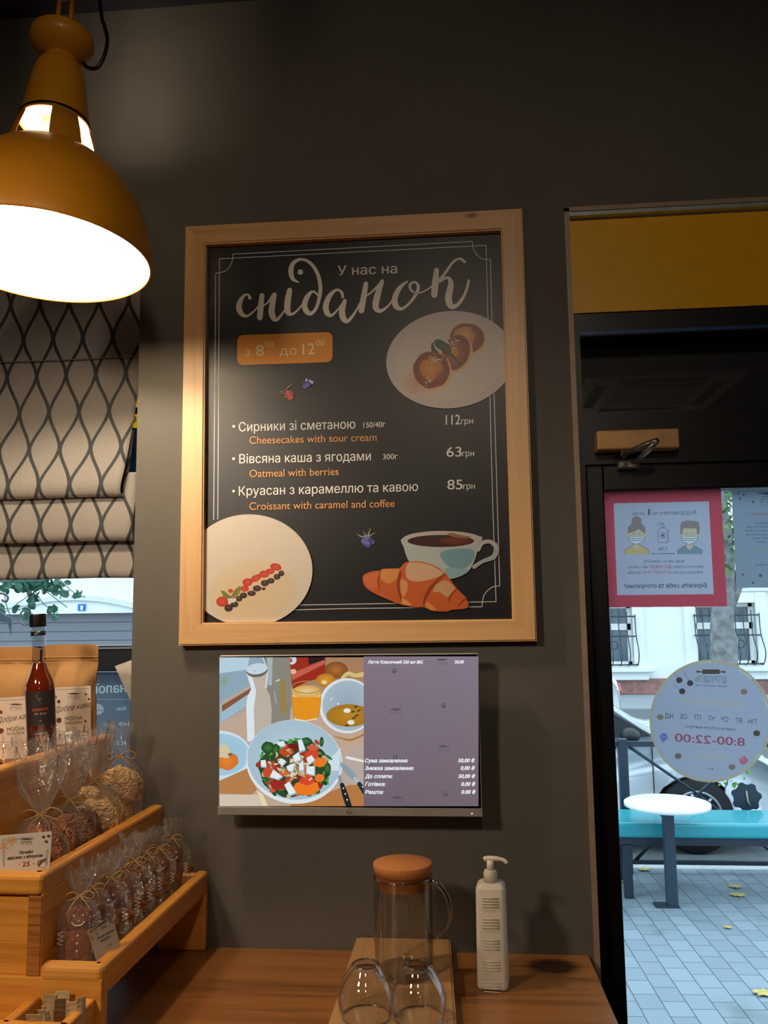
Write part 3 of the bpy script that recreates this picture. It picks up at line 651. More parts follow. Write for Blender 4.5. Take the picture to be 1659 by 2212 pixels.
for P3 in ([(400, 810), (440, 818), (475, 850), (510, 870), (470, 885), (425, 870)], [(575, 765), (585, 800), (560, 850), (520, 880), (495, 870), (520, 810)]): cv.poly([k7(*q) for q in P3], '#83803a')
cv.poly([k7(*q) for q in ((460, 885), (545, 885), (530, 915), (475, 928))], '#ddd8d2'); cv.stroke([(*k7(415, 820), 1), (*k7(480, 872), 1.4), (*k7(560, 790), 1)], 1, '#4d4a22')
# cup and croissant
def k8(x, y): return 740+x*.2652, 1080+y*.2652
def s8(L_): return [(*k8(q[0], q[1]), q[2]*.2652) for q in L_]
cv.stroke(s8([(1105, 405, 34), (1135, 352, 36), (1200, 340, 34), (1252, 385, 44), (1230, 462, 40), (1140, 500, 30), (1072, 545, 34)]), 5, '#9fa6ae')
cv.stroke(s8([(1110, 400, 16), (1140, 350, 16), (1200, 335, 16), (1255, 385, 16)]), 5, '#b9b6b8')
cv.poly([k8(*q) for q in spl([(488, 312), (500, 390), (530, 480), (600, 580), (700, 630), (850, 645), (950, 625), (1030, 575), (1080, 480), (1110, 360), (1135, 300), (1000, 300), (700, 310)], 5, True)], '#a9b3b2')
cv.sp([k8(*q) for q in ((800, 430), (900, 400), (1040, 400), (1075, 430), (1060, 500), (990, 560), (900, 560), (820, 500))], '#6f97a8'); cv.sp([k8(*q) for q in ((840, 560), (960, 560), (1020, 580), (930, 632), (860, 630))], '#83a7b4')
cx, cy = k8(812, 320); cv.ell(cx, cy, 86, 18, '#b5aea9', n=48); cx, cy = k8(800, 334); cv.ell(cx, cy, 72, 13, '#3a1408', '#2a0c06', n=40); cx, cy = k8(920, 332); cv.ell(cx, cy, 36, 9, '#6e2d0c', '#4c1c08', n=24); cv.sp([k8(*q) for q in ((850, 282), (890, 268), (960, 285), (1040, 300), (1000, 312), (900, 300))], '#8a6548')
CR = [(163, 640), (180, 603), (250, 580), (310, 575), (330, 560), (460, 555), (500, 515), (560, 500), (650, 503), (760, 540), (840, 600), (900, 680), (950, 740), (1000, 790), (1027, 850), (1000, 885), (890, 895), (850, 908), (740, 905), (690, 885), (660, 870), (600, 875), (540, 865), (470, 850), (380, 815), (290, 775), (215, 735), (175, 690)]
cv.sp([k8(*q) for q in CR], '#bf5a26', 3)
for P3, c in (([(320, 570), (450, 560), (460, 600), (440, 640), (380, 680), (320, 650), (305, 610)], '#cf8a4c'), ([(530, 520), (600, 508), (700, 525), (790, 570), (820, 600), (740, 640), (620, 665), (540, 650), (515, 600)], '#c9a382'),
    ([(760, 690), (840, 655), (900, 700), (920, 740), (850, 790), (790, 750), (740, 750)], '#c2966c'), ([(470, 650), (520, 660), (530, 720), (500, 790), (470, 740)], '#d0905a'), ([(180, 620), (290, 590), (300, 620), (290, 700), (230, 720), (185, 680)], '#c96a38'),
    ([(490, 800), (560, 850), (520, 855), (480, 840)], '#d79a54'), ([(690, 830), (760, 890), (720, 895), (680, 870)], '#cf8a44')): cv.sp([k8(*q) for q in P3], c, 4)
for P3 in ([(310, 580, 6), (290, 660, 12), (305, 740, 4)], [(470, 590, 22), (455, 700, 26), (480, 830, 6)], [(830, 610, 14), (740, 690, 26), (680, 780, 24), (660, 860, 8)], [(930, 720, 10), (880, 780, 16), (865, 830, 5)], [(1010, 800, 14), (960, 840, 12), (940, 870, 4)], [(700, 760, 10), (660, 840, 12)]): cv.stroke(s8(P3), 5, '#8f3310')
cv.build('printed_panel', PRINT, bd)
MB().box(onY(420, 900, 0).x, onY(1118, 900, 0).x, YP+.0005, -.001, onY(700, 1352, 0).z, onY(700, 505, 0).z).build('backing_board', BLACK, bd)

# ------------------------------------------------------------ monitor
YM = -.052
ms = [onY(478, 1414, YM), onY(1034, 1412, YM), onY(1042, 1762, YM), onY(467, 1762, YM)]
x0, x1, zt, zb = (ms[0].x+ms[3].x)/2, (ms[1].x+ms[2].x)/2, (ms[0].z+ms[1].z)/2, (ms[2].z+ms[3].z)/2
mo = thing('monitor', 'silver-framed monitor showing a salad photo and a bill, mounted below the menu board', 'monitor', (x0, 0, zb))
MB().box(x0, x1, YM, YM+.012, zb, zt, .002).build('housing', SILVER, mo)
MB().box(x0+.06, x1-.06, YM+.012, -.018, zb+.04, zt-.03, .01).box((x0+x1)/2-.05, (x0+x1)/2+.05, -.02, -.0005, zb+.09, zt-.09).build('rear_cover', BLACK, mo)
zc = onY(750, 1744, YM).z
MB().box(x0+.0025, x1-.0025, YM-.0006, YM, zc, zt-.002).build('bezel', plain('glossy_black_bezel', '#06060b', .15), mo)
MB().box(x0, x1, YM-.002, YM-.0002, zb, zc, .0008).build('chin', plain('silver_chin', '#96918c', .42, metal=.25), mo)
cv = Cv(planeY(YM-.0023)); cv.text('h', 748, 1758, 753, 1758, 8.5, '#14110f', shear=.25, bold=-.01); cv.text('p', 754.5, 1758, 760, 1758, 8.5, '#14110f', shear=.25, bold=-.01); cv.build('badge', PAPER, mo)
cv = Cv(planeY(YM-.0023)); cv.ell(1019.5, 1757.5, 1.6, 1.6, '#dfe8ff', n=12); cv.build('power_light', painted('white_led', emit=1.5), mo)
cv = ClipCv(planeY(YM-.0008), (473.5, 1419, 1033, 1742), step=.6e-5)
def km(x, y): return 450+x*.211, 1400+y*.211
cv.fn = planeY(YM-.0008)
cv.rect = (474, 1420, 785.7, 1741.5)
def mpoly(P3, c, spn=0): (cv.sp if spn else cv.poly)([km(*q) for q in P3], c)
def mell(x, y, a_, b1, c, ce=None, rot=0, **k): X, Y = km(x, y); cv.ell(X, Y, a_*.211, b1*.211, c, ce, rot, **k)
def mst(P3, c): cv.stroke([(*km(q[0], q[1]), q[2]*.211) for q in P3], 3, c)
cv.quad([(470, 1415), (790, 1415), (790, 1745), (470, 1745)], ['#8fb6cc', '#a57f68', '#c8976a', '#c7a078'])
mpoly([(100, 800), (450, 600), (1650, 640), (1650, 1700), (80, 1700)], '#c3a995')
mpoly([(100, 90), (600, 90), (560, 300), (430, 420), (100, 590)], '#8fa9bb'); mpoly([(100, 90), (420, 90), (400, 220), (100, 260)], '#b7d3e2'); mell(165, 340, 50, 70, '#7fa36f', '#8fa9bb')
mpoly([(130, 640), (430, 450), (430, 560), (130, 760)], '#9fbdcf'); mpoly([(140, 585), (440, 408), (440, 452), (140, 652)], '#8a563c'); mpoly([(140, 540), (420, 380), (430, 408), (140, 585)], '#b3a9a0')
mpoly([(820, 90), (1600, 90), (1600, 300), (1400, 330), (850, 400)], '#a8805f'); mpoly([(830, 90), (1200, 90), (1195, 290), (1000, 350), (860, 420)], '#9c2a18'); mpoly([(1020, 90), (1190, 90), (1190, 120), (1030, 170)], '#2c1418')
mpoly([(850, 260), (1190, 120), (1195, 160), (860, 330)], '#c2604e'); mell(870, 240, 32, 26, '#e8b890'); mell(855, 120, 48, 48, '#c8dcea'); mell(838, 125, 24, 24, '#d2502a')
mell(1310, 225, 120, 85, '#b5702a', '#7d4c28'); mell(1200, 330, 100, 70, '#e0a030', '#b8752a', n=24); mell(1185, 350, 30, 20, '#efd090')
mst([(1370, 305, 30), (1430, 260, 40), (1500, 280, 40), (1580, 270, 50)], '#d9c07c')
mpoly([(560, 90), (830, 90), (850, 300), (850, 560), (830, 760), (640, 790), (600, 400)], '#8c877c'); mpoly([(600, 90), (660, 90), (650, 380), (610, 380)], '#aab6ba'); mpoly([(735, 330), (790, 320), (800, 640), (740, 700)], '#9a8444'); mst([(690, 340, 8), (725, 325, 14)], '#dfe5e6'); mst([(675, 440, 5), (695, 560, 6)], '#cdd0cc')
mpoly([(395, 260), (440, 410), (395, 520), (390, 700), (405, 950), (640, 850), (650, 640), (630, 480), (585, 410), (620, 250)], '#c0b4a6'); mpoly([(390, 255), (450, 300), (490, 440), (465, 620), (475, 940), (400, 960), (388, 600), (400, 500), (440, 415)], '#dfeaf0')
mst([(560, 100, 12), (600, 230, 14), (590, 400, 18)], '#cfdfe8'); mell(500, 235, 108, 62, '#6e6558', rot=-8); mell(498, 212, 108, 56, '#c8dae4', rot=-8, n=40); mst([(460, 232, 5), (490, 233, 5)], '#7d8a92')
mell(1420, 590, 285, 282, '#dfe6ea', n=60); mell(1430, 590, 262, 258, '#93aabb', '#a9bcc9', n=50); mell(1440, 690, 232, 115, '#c08a28', '#a8761f', n=40)
for x, y in ((1420, 640), (1460, 760), (1330, 570), (1260, 520)): mell(x, y, 36 if x > 1400 else 10, 24 if x > 1400 else 10, '#e8eae2')
for x, y in ((1510, 600), (1540, 640), (1490, 715), (1520, 690), (1420, 790), (1480, 650)): mell(x, y, 22, 10, '#4d4530', rot=-20)
mst([(1290, 900, 10), (1450, 940, 22), (1600, 880, 20)], '#b07d3c')
mpoly([(852, 420), (1158, 420), (1145, 600), (1125, 715), (1080, 740), (920, 735), (870, 690)], '#e8951c'); mpoly([(852, 420), (1158, 420), (1150, 500), (858, 500)], '#e3c48a'); mell(1008, 445, 148, 62, '#ecd09a', '#dca849', n=36)
for k in range(44): a_ = 2*PI*k/44; b1 = 2*PI*(k+1)/44; mst([(1010+152*math.cos(a_), 400+62*math.sin(a_), 9), (1010+152*math.cos(b1), 400+62*math.sin(b1), 9)], '#a98850')
mst([(858, 430, 7), (860, 560, 6), (878, 690, 8)], '#b98a3a'); mst([(1156, 430, 7), (1146, 600, 6), (1120, 720, 8)], '#b98a3a'); mst([(890, 730, 16), (1000, 742, 12), (1110, 722, 14)], '#f1dfb8')
mell(110, 1100, 330, 255, '#cfe4f0', n=60); mell(120, 1090, 300, 215, '#93c0da', '#a6cce0', n=50); mell(190, 1160, 120, 90, '#e8872c', '#d8742a', wob=.2, seed=2); mell(160, 1060, 70, 70, '#d9c6a4', wob=.3, seed=4); mell(225, 1090, 25, 18, '#8a6a4c')
mpoly([(110, 1360), (400, 1230), (500, 1450), (440, 1500), (110, 1490)], '#b9814e'); mpoly([(100, 1500), (500, 1500), (620, 1640), (100, 1640)], '#d8c8b6'); mpoly([(490, 1450), (560, 1500), (610, 1620), (560, 1620)], '#e9dcae')
mpoly([(850, 1600), (1300, 1450), (1600, 1350), (1600, 1640), (820, 1640)], '#b87b44'); mpoly([(1370, 1100), (1600, 1000), (1600, 1400), (1400, 1400)], '#b9aca4')
mst([(1420, 1120, 26), (1600, 1160, 26)], '#eeebe6')
mell(880, 1165, 494, 428, '#dfeaf0', rot=8, n=80); mell(880, 1145, 482, 405, '#bcd2de', '#a8c2d2', rot=8, n=80); mpoly([(1355, 1020), (1340, 1260), (1180, 1240), (1260, 1120)], '#d3e3ec')
R_ = random.Random(7)
mell(880, 1235, 370, 285, '#2f4022', '#30462a', wob=.1, seed=3, n=50)
for i in range(95):
    t = R_.uniform(0, 2*PI); d = R_.uniform(.8, 1.08); x, y = 880+355*d*math.cos(t), 1235+285*d*math.sin(t)
    if x < 600 and y > 1130 and y < 1330: continue
    mell(x, y, R_.uniform(20, 48), R_.uniform(9, 20), R_.choice(['#1f4d22', '#2f6b2c', '#3c7f38', '#173a1a', '#4f9a45']), rot=math.degrees(t)+R_.uniform(50, 130), n=10)
for x, y, a_, b1 in ((610, 1020, 70, 62), (1000, 955, 62, 40), (690, 1040, 40, 60), (1160, 960, 22, 50), (1220, 1230, 36, 60), (620, 1370, 30, 70)): mell(x, y, a_, b1, '#3f7d3c', '#16401c', n=14, wob=.2, seed=x)
for i in range(60):
    x, y = 880+R_.gauss(0, 150), 1235+R_.gauss(0, 110)
    mell(x, y, R_.uniform(22, 50), R_.uniform(16, 34), R_.choice(['#b8402a', '#d9552c', '#8c2a1e', '#c7a878', '#a33820', '#d8c4a0']), rot=R_.uniform(0, 180), n=12, wob=.25, seed=i)
for x, y, a_, b1, c in ((870, 1010, 55, 35, '#6d1d16'), (800, 1060, 75, 42, '#c04824'), (1060, 1090, 70, 50, '#d8452a'), (620, 1270, 62, 62, '#c84e2c'), (720, 1400, 85, 55, '#9c2a20'), (1140, 1170, 70, 50, '#ee7a24'), (1000, 1430, 135, 80, '#f07c1e'), (1010, 1360, 75, 42, '#dc4630'), (1140, 1330, 50, 40, '#ee7a24'), (1070, 1020, 60, 30, '#d0603a'), (640, 1190, 50, 36, '#b2482c'), (790, 1280, 40, 22, '#e06a26')):
    mell(x, y, a_, b1, c, wob=.22, seed=x+y, n=20)
for i in range(70):
    x, y = 860+R_.gauss(0, 120), 1210+R_.gauss(0, 80); mell(x, y, 24, 9, R_.choice(['#cdbd96', '#b0a075', '#e3d9bd', '#8d8258']), rot=R_.uniform(0, 180), n=8)
for P3 in ([(690, 975), (775, 950), (800, 1005), (745, 1020)], [(915, 940), (960, 932), (1000, 1050), (935, 1075)], [(535, 1150), (590, 1145), (600, 1225), (540, 1225)], [(710, 1170), (755, 1130), (805, 1165), (760, 1215)], [(795, 1215), (895, 1175), (870, 1275), (820, 1265)], [(1000, 1130), (1060, 1095), (1100, 1150), (1030, 1205)], [(1005, 1215), (1095, 1205), (1095, 1315), (1000, 1290)], [(625, 1325), (665, 1240), (770, 1320), (720, 1355)], [(775, 1400), (830, 1362), (910, 1490), (835, 1520)], [(860, 1110), (930, 1060), (955, 1150), (890, 1180)], [(930, 1190), (975, 1150), (985, 1260), (935, 1270)]):
    mpoly(P3, '#9fb4c0'); cx = sum(q[0] for q in P3)/4; cy = sum(q[1] for q in P3)/4
    mpoly([(cx+(q[0]-cx)*.86-4, cy+(q[1]-cy)*.86-6) for q in P3], '#e6f0f4')
mst([(1345, 1320, 40), (1360, 1400, 36)], '#8e9aa0'); mst([(1370, 1400, 44), (1400, 1500, 60), (1440, 1620, 60)], '#1a242a'); mst([(1370, 1190, 40), (1440, 1270, 70), (1500, 1330, 50)], '#8fa0a8'); mst([(1500, 1330, 26), (1545, 1390, 30)], '#b9c0c4'); mst([(1545, 1390, 44), (1620, 1500, 56)], '#17323a')
for x, y in ((1383, 1435), (1402, 1492), (1420, 1553), (1580, 1420)): mell(x, y, 9, 9, '#d6d9d6', n=8)
cv.rect = (785.7, 1418, 1033.5, 1741.5)
cv.quad([(780, 1410), (1040, 1410), (1040, 1750), (780, 1750)], ['#857684', '#877a8a', '#75676f', '#716370'])
def kn(x, y): return 760+x*.1808, 1400+y*.1808
vs = []; fs = []
for j in range(29):
    for i in range(13):
        x, y = kn(172+110*i+(55 if j % 2 else 0), 212+61.5*j); b_i = len(vs); vs += [(x-.65, y), (x, y-.65), (x+.65, y), (x, y+.65)]; fs.append((b_i, b_i+1, b_i+2, b_i+3))
cv.mesh(vs, fs, '#2c2432')
for x, y in ((1075, 138), (528, 733), (1095, 1173), (540, 1785)):
    X, Y = kn(x, y); cv.ell(X, Y, 9, 2.3, '#594f5e', n=16); cv.stroke([(X-14, Y), (X+14, Y)], 1.2, '#594f5e'); cv.text('ШТРУДЕЛЬ', X-14, Y+11, X+14, Y+11, 6, '#6b5f6c')
for x, y in ((508, 272), (1097, 688), (520, 1302), (1118, 1740)): X, Y = kn(x, y); cv.rrect(X-4.5, Y-5, X+4.5, Y+5, 1.5, '#5e5462'); cv.ell(X, Y-1.5, 2, 2, '#847788', n=8)
def mt(t, x0, y0, x1, h=8):
    cv.text(t, x0, y0+1.0, x1, y0+1.0, h, '#8f9cc4', bold=.02, shear=.25); cv.text(t, x0, y0, x1, y0, h, '#ffffff', bold=.028, shear=.25)
for t, x0, y0, x1 in (('Латте Класичний 350 мл BIG', 794.3, 1433.3, 913.7), ('50,00', 982, 1433, 1002), ('Сума замовлення:', 788.6, 1646.8, 881.5), ('50,00 ₴', 989.6, 1646.3, 1025), ('Знижка замовлення:', 788.6, 1663, 893.8), ('0,00 ₴', 995.4, 1662.8, 1025.3),
    ('До сплати:', 788.6, 1680.6, 847.7), ('50,00 ₴', 990, 1680.4, 1026), ('Готівка:', 788.6, 1697.5, 833), ('0,00 ₴', 996.5, 1697.3, 1026.3), ('Решта:', 788.6, 1714.6, 828.7), ('0.00 ₴', 997, 1714.4, 1027)): mt(t, x0, y0, x1, 7 if y0 < 1500 else 8.2)
cv.build('screen', painted('backlit_screen', .2, emit=.95), mo)
def planeP(P0, ang):    # vertical plane through P0 turned by ang (degrees) about z
    n = Vector((math.sin(math.radians(ang)), -math.cos(math.radians(ang)), 0)); P0 = Vector(P0)
    def fn(a, b, l):
        d = rayd(a, b); return CAM+d*((P0-CAM).dot(n)/d.dot(n))+n*l
    return fn
# ------------------------------------------------------------ counter
CZ = .9548
mb = MB(); mb.prism([(-2.19, -.001), (.7555, -.001), (.768, -.56), (-2.19, -.56)], lambda a, b, d: Vector((a, b, d)), CZ-.04, CZ)
ct = solo(mb, 'counter_worktop', COUNTER, 'dark stained wooden worktop with a knot under the display stand and bottle', 'worktop', (0, -.3, CZ-.04))
cb = thing('counter_cabinet', 'dark cabinet carrying the wooden worktop along the wall', 'cabinet', (0, -.28, 0))
MB().box(-2.18, .735, -.50, -.005, .08, CZ-.0405).build('body', plain('dark_cabinet_board', '#1d1713', .5), cb)
MB().box(-2.18, .70, -.46, -.02, 0, .08).build('plinth', BLACK, cb)
for k in range(4):
    d_ = MB().box(-2.17+.73*k, -1.455+.73*k, -.518, -.5005, .09, CZ-.06, .003).build('door', plain('dark_cabinet_door', '#241c17', .5), cb)
    MB().tube([(-1.50+.73*k, -.519, .75), (-1.50+.73*k, -.54, .75), (-1.50+.73*k, -.54, .85), (-1.50+.73*k, -.519, .85)], .005).build('handle', SILVER, d_, org=(0, -.28, 0))

# ------------------------------------------------------------ stepped display stand
TH = -.026; ct_, st_ = math.cos(TH), math.sin(TH)
def S(x, y, z=0): return Vector((x*ct_-y*st_, x*st_+y*ct_, z))
SH_C = wood('lacquered_pine_cap', '#e4a04c', '#c98034', 'X', rough=.35, coat=.35, off=7.7, knots=False)
sd = thing('display_stand', 'stepped lacquered pine display stand with trays of wrapped biscuits', 'display stand', (0, 0, CZ))
F = -.447
def part(name, boxes, m, parent=None, bev=.004):
    mb = MB()
    for q in boxes: mb.box(*q, bev)
    return mb.build(name, m, parent or sd, org=(0, 0, CZ))
part('lower_tray_rail', [(.047, .067, F, -.004, 1.050, 1.0925)], SH_Y, bev=.006)
part('lower_back_panel', [(-.024, .067, -.019, -.003, CZ, 1.0880)], SH_X)
part('lower_tray_floor', [(-.024, .048, F+.018, -.019, 1.038, 1.050)], SH_Y)
part('lower_front_board', [(-.62, .0655, F-.003, F+.017, CZ, 1.0755)], SH_X, bev=.002)
part('lower_front_cap', [(-.0235, .0655, F-.005, F+.019, 1.070, 1.0925)], SH_C, bev=.008)
part('side_panel', [(-.0435, -.024, F-.002, -.004, 1.0757, 1.180)], SH_Z, bev=.0015)
part('side_panel_face', [(-.0255, -.0232, F, -.004, 1.051, 1.185)], SH_Y, bev=.0008)
part('upper_tray_rail', [(-.044, -.0225, F, -.003, 1.178, 1.2095)], SH_Y, bev=.006)
part('upper_front_board', [(-.62, -.0435, F+.003, F+.02, 1.0756, 1.180)], SH_X, bev=.002)
part('upper_front_cap', [(-.62, -.023, F-.006, F+.02, 1.180, 1.2095)], SH_X, bev=.008)
part('upper_tray_floor', [(-.127, -.044, F+.02, -.006, 1.160, 1.170)], SH_Y)
part('upper_back_panel', [(-.125, -.044, -.016, -.003, 1.05, 1.185)], SH_X)
part('top_tray_side_panel', [(-.146, -.1265, F, -.004, 1.16, 1.330)], SH_Y, bev=.002)
part('top_tray_rail', [(-.1475, -.125, F, -.003, 1.318, 1.3400)], SH_Y, bev=.006)
part('top_tray_floor', [(-.62, -.146, F, -.004, 1.290, 1.300)], SH_X)
part('top_front_board', [(-.62, -.125, F-.002, F+.016, 1.21, 1.335)], SH_X)
zb_ = onY(222, 2152, F).z; xr_ = onY(222, 2152, F).x; xl_ = onY(88, 2145, F).x; yf_ = onZ(160, 2205, zb_).y
part('sachet_box_side', [(xr_-.011, xr_+.004, yf_-.012, F-.003, CZ+.001, zb_)], SH_Y)
part('sachet_box_side', [(xl_+.0, xl_+.014, yf_-.012, F-.003, CZ+.001, zb_)], SH_Y)
part('sachet_box_front', [(-.62, xr_+.004, yf_-.014, yf_, CZ+.001, zb_)], SH_X)
part('sachet_box_floor', [(-.61, xr_-.011, yf_, F-.003, CZ+.001, CZ+.008)], SH_X)
sd.rotation_euler = (0, 0, TH)
# sugar sachets
KR = [plain('kraft_sachet_paper', '#a98d68', .8, bump=.3), plain('dark_brown_sachet_foil', '#6d4c34', .35, bump=.4), plain('pale_sachet_paper', '#bfa57e', .8, bump=.3)]
def sachet(loc, rz, rx, h, w, m, label):
    t = thing('sugar_sachet', label, 'sachet', loc, 'sachets in the small front box')
    mb = MB(); n = 10
    vs = []; fs = []
    for s_ in (-1, 1):
        for j in range(n+1):
            v = j/n; th = .0045*min(1, math.sin(PI*max(.02, min(.98, v)))*1.5)
            for i in range(7): u = i/6; vs.append(Vector(((u-.5)*w, s_*th*math.sin(PI*u)-0.0002*s_, v*h)))
    k = (n+1)*7
    for j in range(n):
        for i in range(6):
            a = j*7+i; fs += [(a, a+1, a+8, a+7), (k+a+7, k+a+8, k+a+1, k+a)]
    mb.add(vs, fs, 0, None, True).build('packet', m, t, org=(0, 0, 0))
    MB().box(-w/2, w/2, -.0006, .0006, h-.001, h+.0035).box(-w/2, w/2, -.0012, .0012, h-.006, h-.0045).build('crimped_seal', m, t, org=(0, 0, 0))
    t.rotation_euler = (rx, 0, rz)
for i, (px, py, Yd, rz, rx, k, w, lb) in enumerate([(88, 2174, .020, .1, .25, 0, .019, 'large pale kraft sugar sachet in the front row of the small box'), (108, 2172, .024, -.5, .1, 0, .008, 'narrowest kraft sachet squeezed between the large kraft and dark ones'), (125, 2170, .022, .1, -.1, 1, .014, 'dark brown sachet at the middle front of the box'), (142, 2170, .026, .0, .2, 1, .014, 'glossy dark brown sachet with a light streak beside the plain dark one'),
        (162, 2162, .036, .3, .1, 2, .018, 'pale sachet leaning against the box wall, striped crimped top'), (120, 2160, .042, -.1, .3, 0, .016, 'kraft sachet in the second row behind the dark ones'), (132, 2150, .054, .1, -.05, 2, .020, 'tallest pale sachet at the back of the small box'), (108, 2154, .058, -.2, 0, 0, .020, 'kraft sachet standing in the rear corner by the tallest one'), (176, 2160, .030, .9, .0, 2, .012, 'narrow pale sachet turned sideways against the box wall')]):
    P = onY(px, py, yf_+Yd); sachet((P.x, P.y, CZ+.012), rz, rx, P.z-CZ-.012, w, KR[k], lb)

# ------------------------------------------------------------ cellophane, twine, biscuits
CEL = thin_glass('crinkled_cellophane', tint=(.975, .97, .96), gl=1.0, rough=.05, bump=1.0, base=.13, haze=.04)
def wrapper(R, H, Hn, Ht, ax, ay, seed, parent, flare=.6, shift=(0, 0)):
    n = 56; rows = [(.02, 0), (.75, .002), (.98, .12*H), (1.04, .4*H), (1.0, .7*H), (.85, .9*H), (.55, (H+Hn)/2), (.22, Hn-.004), (.13, Hn), (.2, Hn+.005), (.42*flare/.6, Hn+.35*(Ht-Hn)), (flare, Hn+.7*(Ht-Hn)), (flare*1.15, Ht)]
    vs = []; fs = []
    for j, (r, z) in enumerate(rows):
        pl = 0 if z < H*.5 else min(.5, (z-H*.5)/(Hn-H*.5)*.35) if z < Hn else .30
        for k in range(n):
            a = 2*PI*k/n; q = 1+pl*(.6*math.sin(a*9+seed)+.5*math.sin(a*5+seed*2+z*60))+.16*noise.noise((math.cos(a)*2.3+seed, math.sin(a)*2.3, z*40))
            rr = R*r*q; t = max(0, (z-Hn)/(Ht-Hn)) if Ht > Hn else 0
            zz = z+(.35*(Ht-Hn)*noise.noise((math.cos(a)*3, math.sin(a)*3+seed, 2)) if j == len(rows)-1 else 0)
            vs.append((rr*ax*math.cos(a)+shift[0]*t, rr*ay*(1-.5*t)*math.sin(a)+shift[1]*t, zz))
    for j in range(len(rows)-1):
        for k in range(n): fs.append((j*n+k, j*n+(k+1) % n, (j+1)*n+(k+1) % n, (j+1)*n+k))
    return MB().add(vs, fs, 0, None, True).build('cellophane_bag', CEL, parent, org=(0, 0, 0))
def bow(z, s_, seed, parent, ang=0, r=.005):
    rnd = random.Random(seed); mb = MB()
    for dz in (-.0012, .0008): mb.tube([(r*math.cos(t*PI/6), r*math.sin(t*PI/6), z+dz) for t in range(12)], .0011, 6, closed=True)
    ca, sa = math.cos(ang), math.sin(ang)
    for sg in (-1, 1):
        l = s_*rnd.uniform(.8, 1.2); L_ = [(0, -r, z), (sg*l*.5, -r-.004, z+l*.35), (sg*l, -r-.003, z+l*.1), (sg*l*.8, -r-.003, z-l*.2), (sg*l*.3, -r-.002, z-.001), (0, -r, z)]
        T = [(0, -r, z), (sg*l*.4, -r-.005, z-l*.35), (sg*l*rnd.uniform(.5, 1.1), -r-.006, z-l*rnd.uniform(.7, 1.2))]
        for q in (L_, T): mb.tube([(x*ca-y*sa, x*sa+y*ca, zz) for x, y, zz in spl(q, 5)], .0010, 5)
    return mb.build('twine_bow', STRING, parent, org=(0, 0, 0))
GB = plain('gingerbread', '#80421a', .7, var=.25, vs=60, bump=.6, bs=300); ICE = plain('white_icing', '#e6d9c6', .5, var=0)
def gingerbread(label, loc, rz, seed, tilt=0, s_=1.0, flare=.55):
    t = thing('gingerbread_packet', label, 'wrapped biscuit', loc, 'wrapped gingerbread men in the lower tray')
    rnd = random.Random(seed); mb = MB()
    mb.ell((0, 0, .083), (.0185, .006, .0185), 20, 12, nz=.05, seed=seed); mb.ell((0, 0, .050), (.019, .0068, .026), 20, 12, nz=.06, seed=seed+1)
    for sg in (-1, 1):
        mb.ell((sg*.022, 0, .060), (.017, .0058, .0088), 14, 10, M=Matrix.Rotation(sg*.35, 3, 'Y')); mb.ell((sg*.012, 0, .020), (.0098, .006, .0215), 14, 10, M=Matrix.Rotation(-sg*.22, 3, 'Y'))
    g = mb.build('gingerbread_man', GB, t, org=(0, 0, 0))
    Y = -.0064
    def ice(f): m_ = MB(); f(m_); m_.build('icing', ICE, g, org=(0, 0, 0))
    for sg in (-1, 1): ice(lambda m_: m_.ell((sg*.006, Y, .089), (.0018, .0013, .0018), 8, 6))
    ice(lambda m_: m_.tube(spl([(-.009, Y, .081), (-.004, Y-.0006, .0765), (.004, Y-.0006, .0765), (.009, Y, .081)], 4), .0011, 6))
    for i in range(3): ice(lambda m_: m_.ell((0, -.0072, .063-.010*i), (.0018, .0013, .0018), 8, 6))
    for sg in (-1, 1):
        ice(lambda m_: m_.tube(spl([(sg*(.0195+.0075*(i % 2)), -.0066, .0525+.0028*i) for i in range(7)], 4), .0010, 6))
        ice(lambda m_: m_.tube(spl([(sg*(.008+.0028*i), -.0070, .008+.0065*(i % 2)) for i in range(5)], 4), .0010, 6))
    wrapper(.036, .10, .114, .145+.01*rnd.random(), .86, .42, seed, t, flare=flare, shift=(rnd.uniform(-.006, .006), rnd.uniform(-.01, .01)))
    bow(.114, .020, seed, t, ang=rnd.uniform(-.3, .5))
    t.rotation_euler = (tilt, 0, rz); t.scale = (s_, s_, s_)
    return t
GL = ['gingerbread man packet at the front corner of the tray, whole smiling figure showing', 'gingerbread man packet behind the tilted price tag', 'third gingerbread packet from the front, twine tails over the tag', 'gingerbread man packet midway along the lower tray, tilted smiling face', 'gingerbread packet behind the middle one, icing squiggles on its arms',
      'gingerbread packet under the big twine bow, towards the wall', 'second gingerbread packet from the wall end of the lower tray', 'last gingerbread packet, tall and standing against the wall']
for i, (y, x, rz, tl) in enumerate([(-.405, .008, .30, -.12), (-.362, .010, .5, -.1), (-.318, .014, .35, -.16), (-.268, .014, .55, -.12), (-.222, .016, .4, -.1), (-.172, .014, .6, -.1), (-.118, .016, .45, -.06), (-.060, .018, .35, .02)]):
    P = S(x, y, 1.0505); gingerbread(GL[i], tuple(P), rz, 11+i, tl, 1.0 if i not in (6,) else .95)
def biscuit(mb, c, R, T, ang, seed, mi=0, lean=0):
    M_ = Matrix.Rotation(ang, 3, 'Z') @ Matrix.Rotation(PI/2+lean, 3, 'X')
    mb.ell(c, (R, R, T), 30, 16, mi=mi, nz=.16, ns=4.5, M=M_, seed=seed)
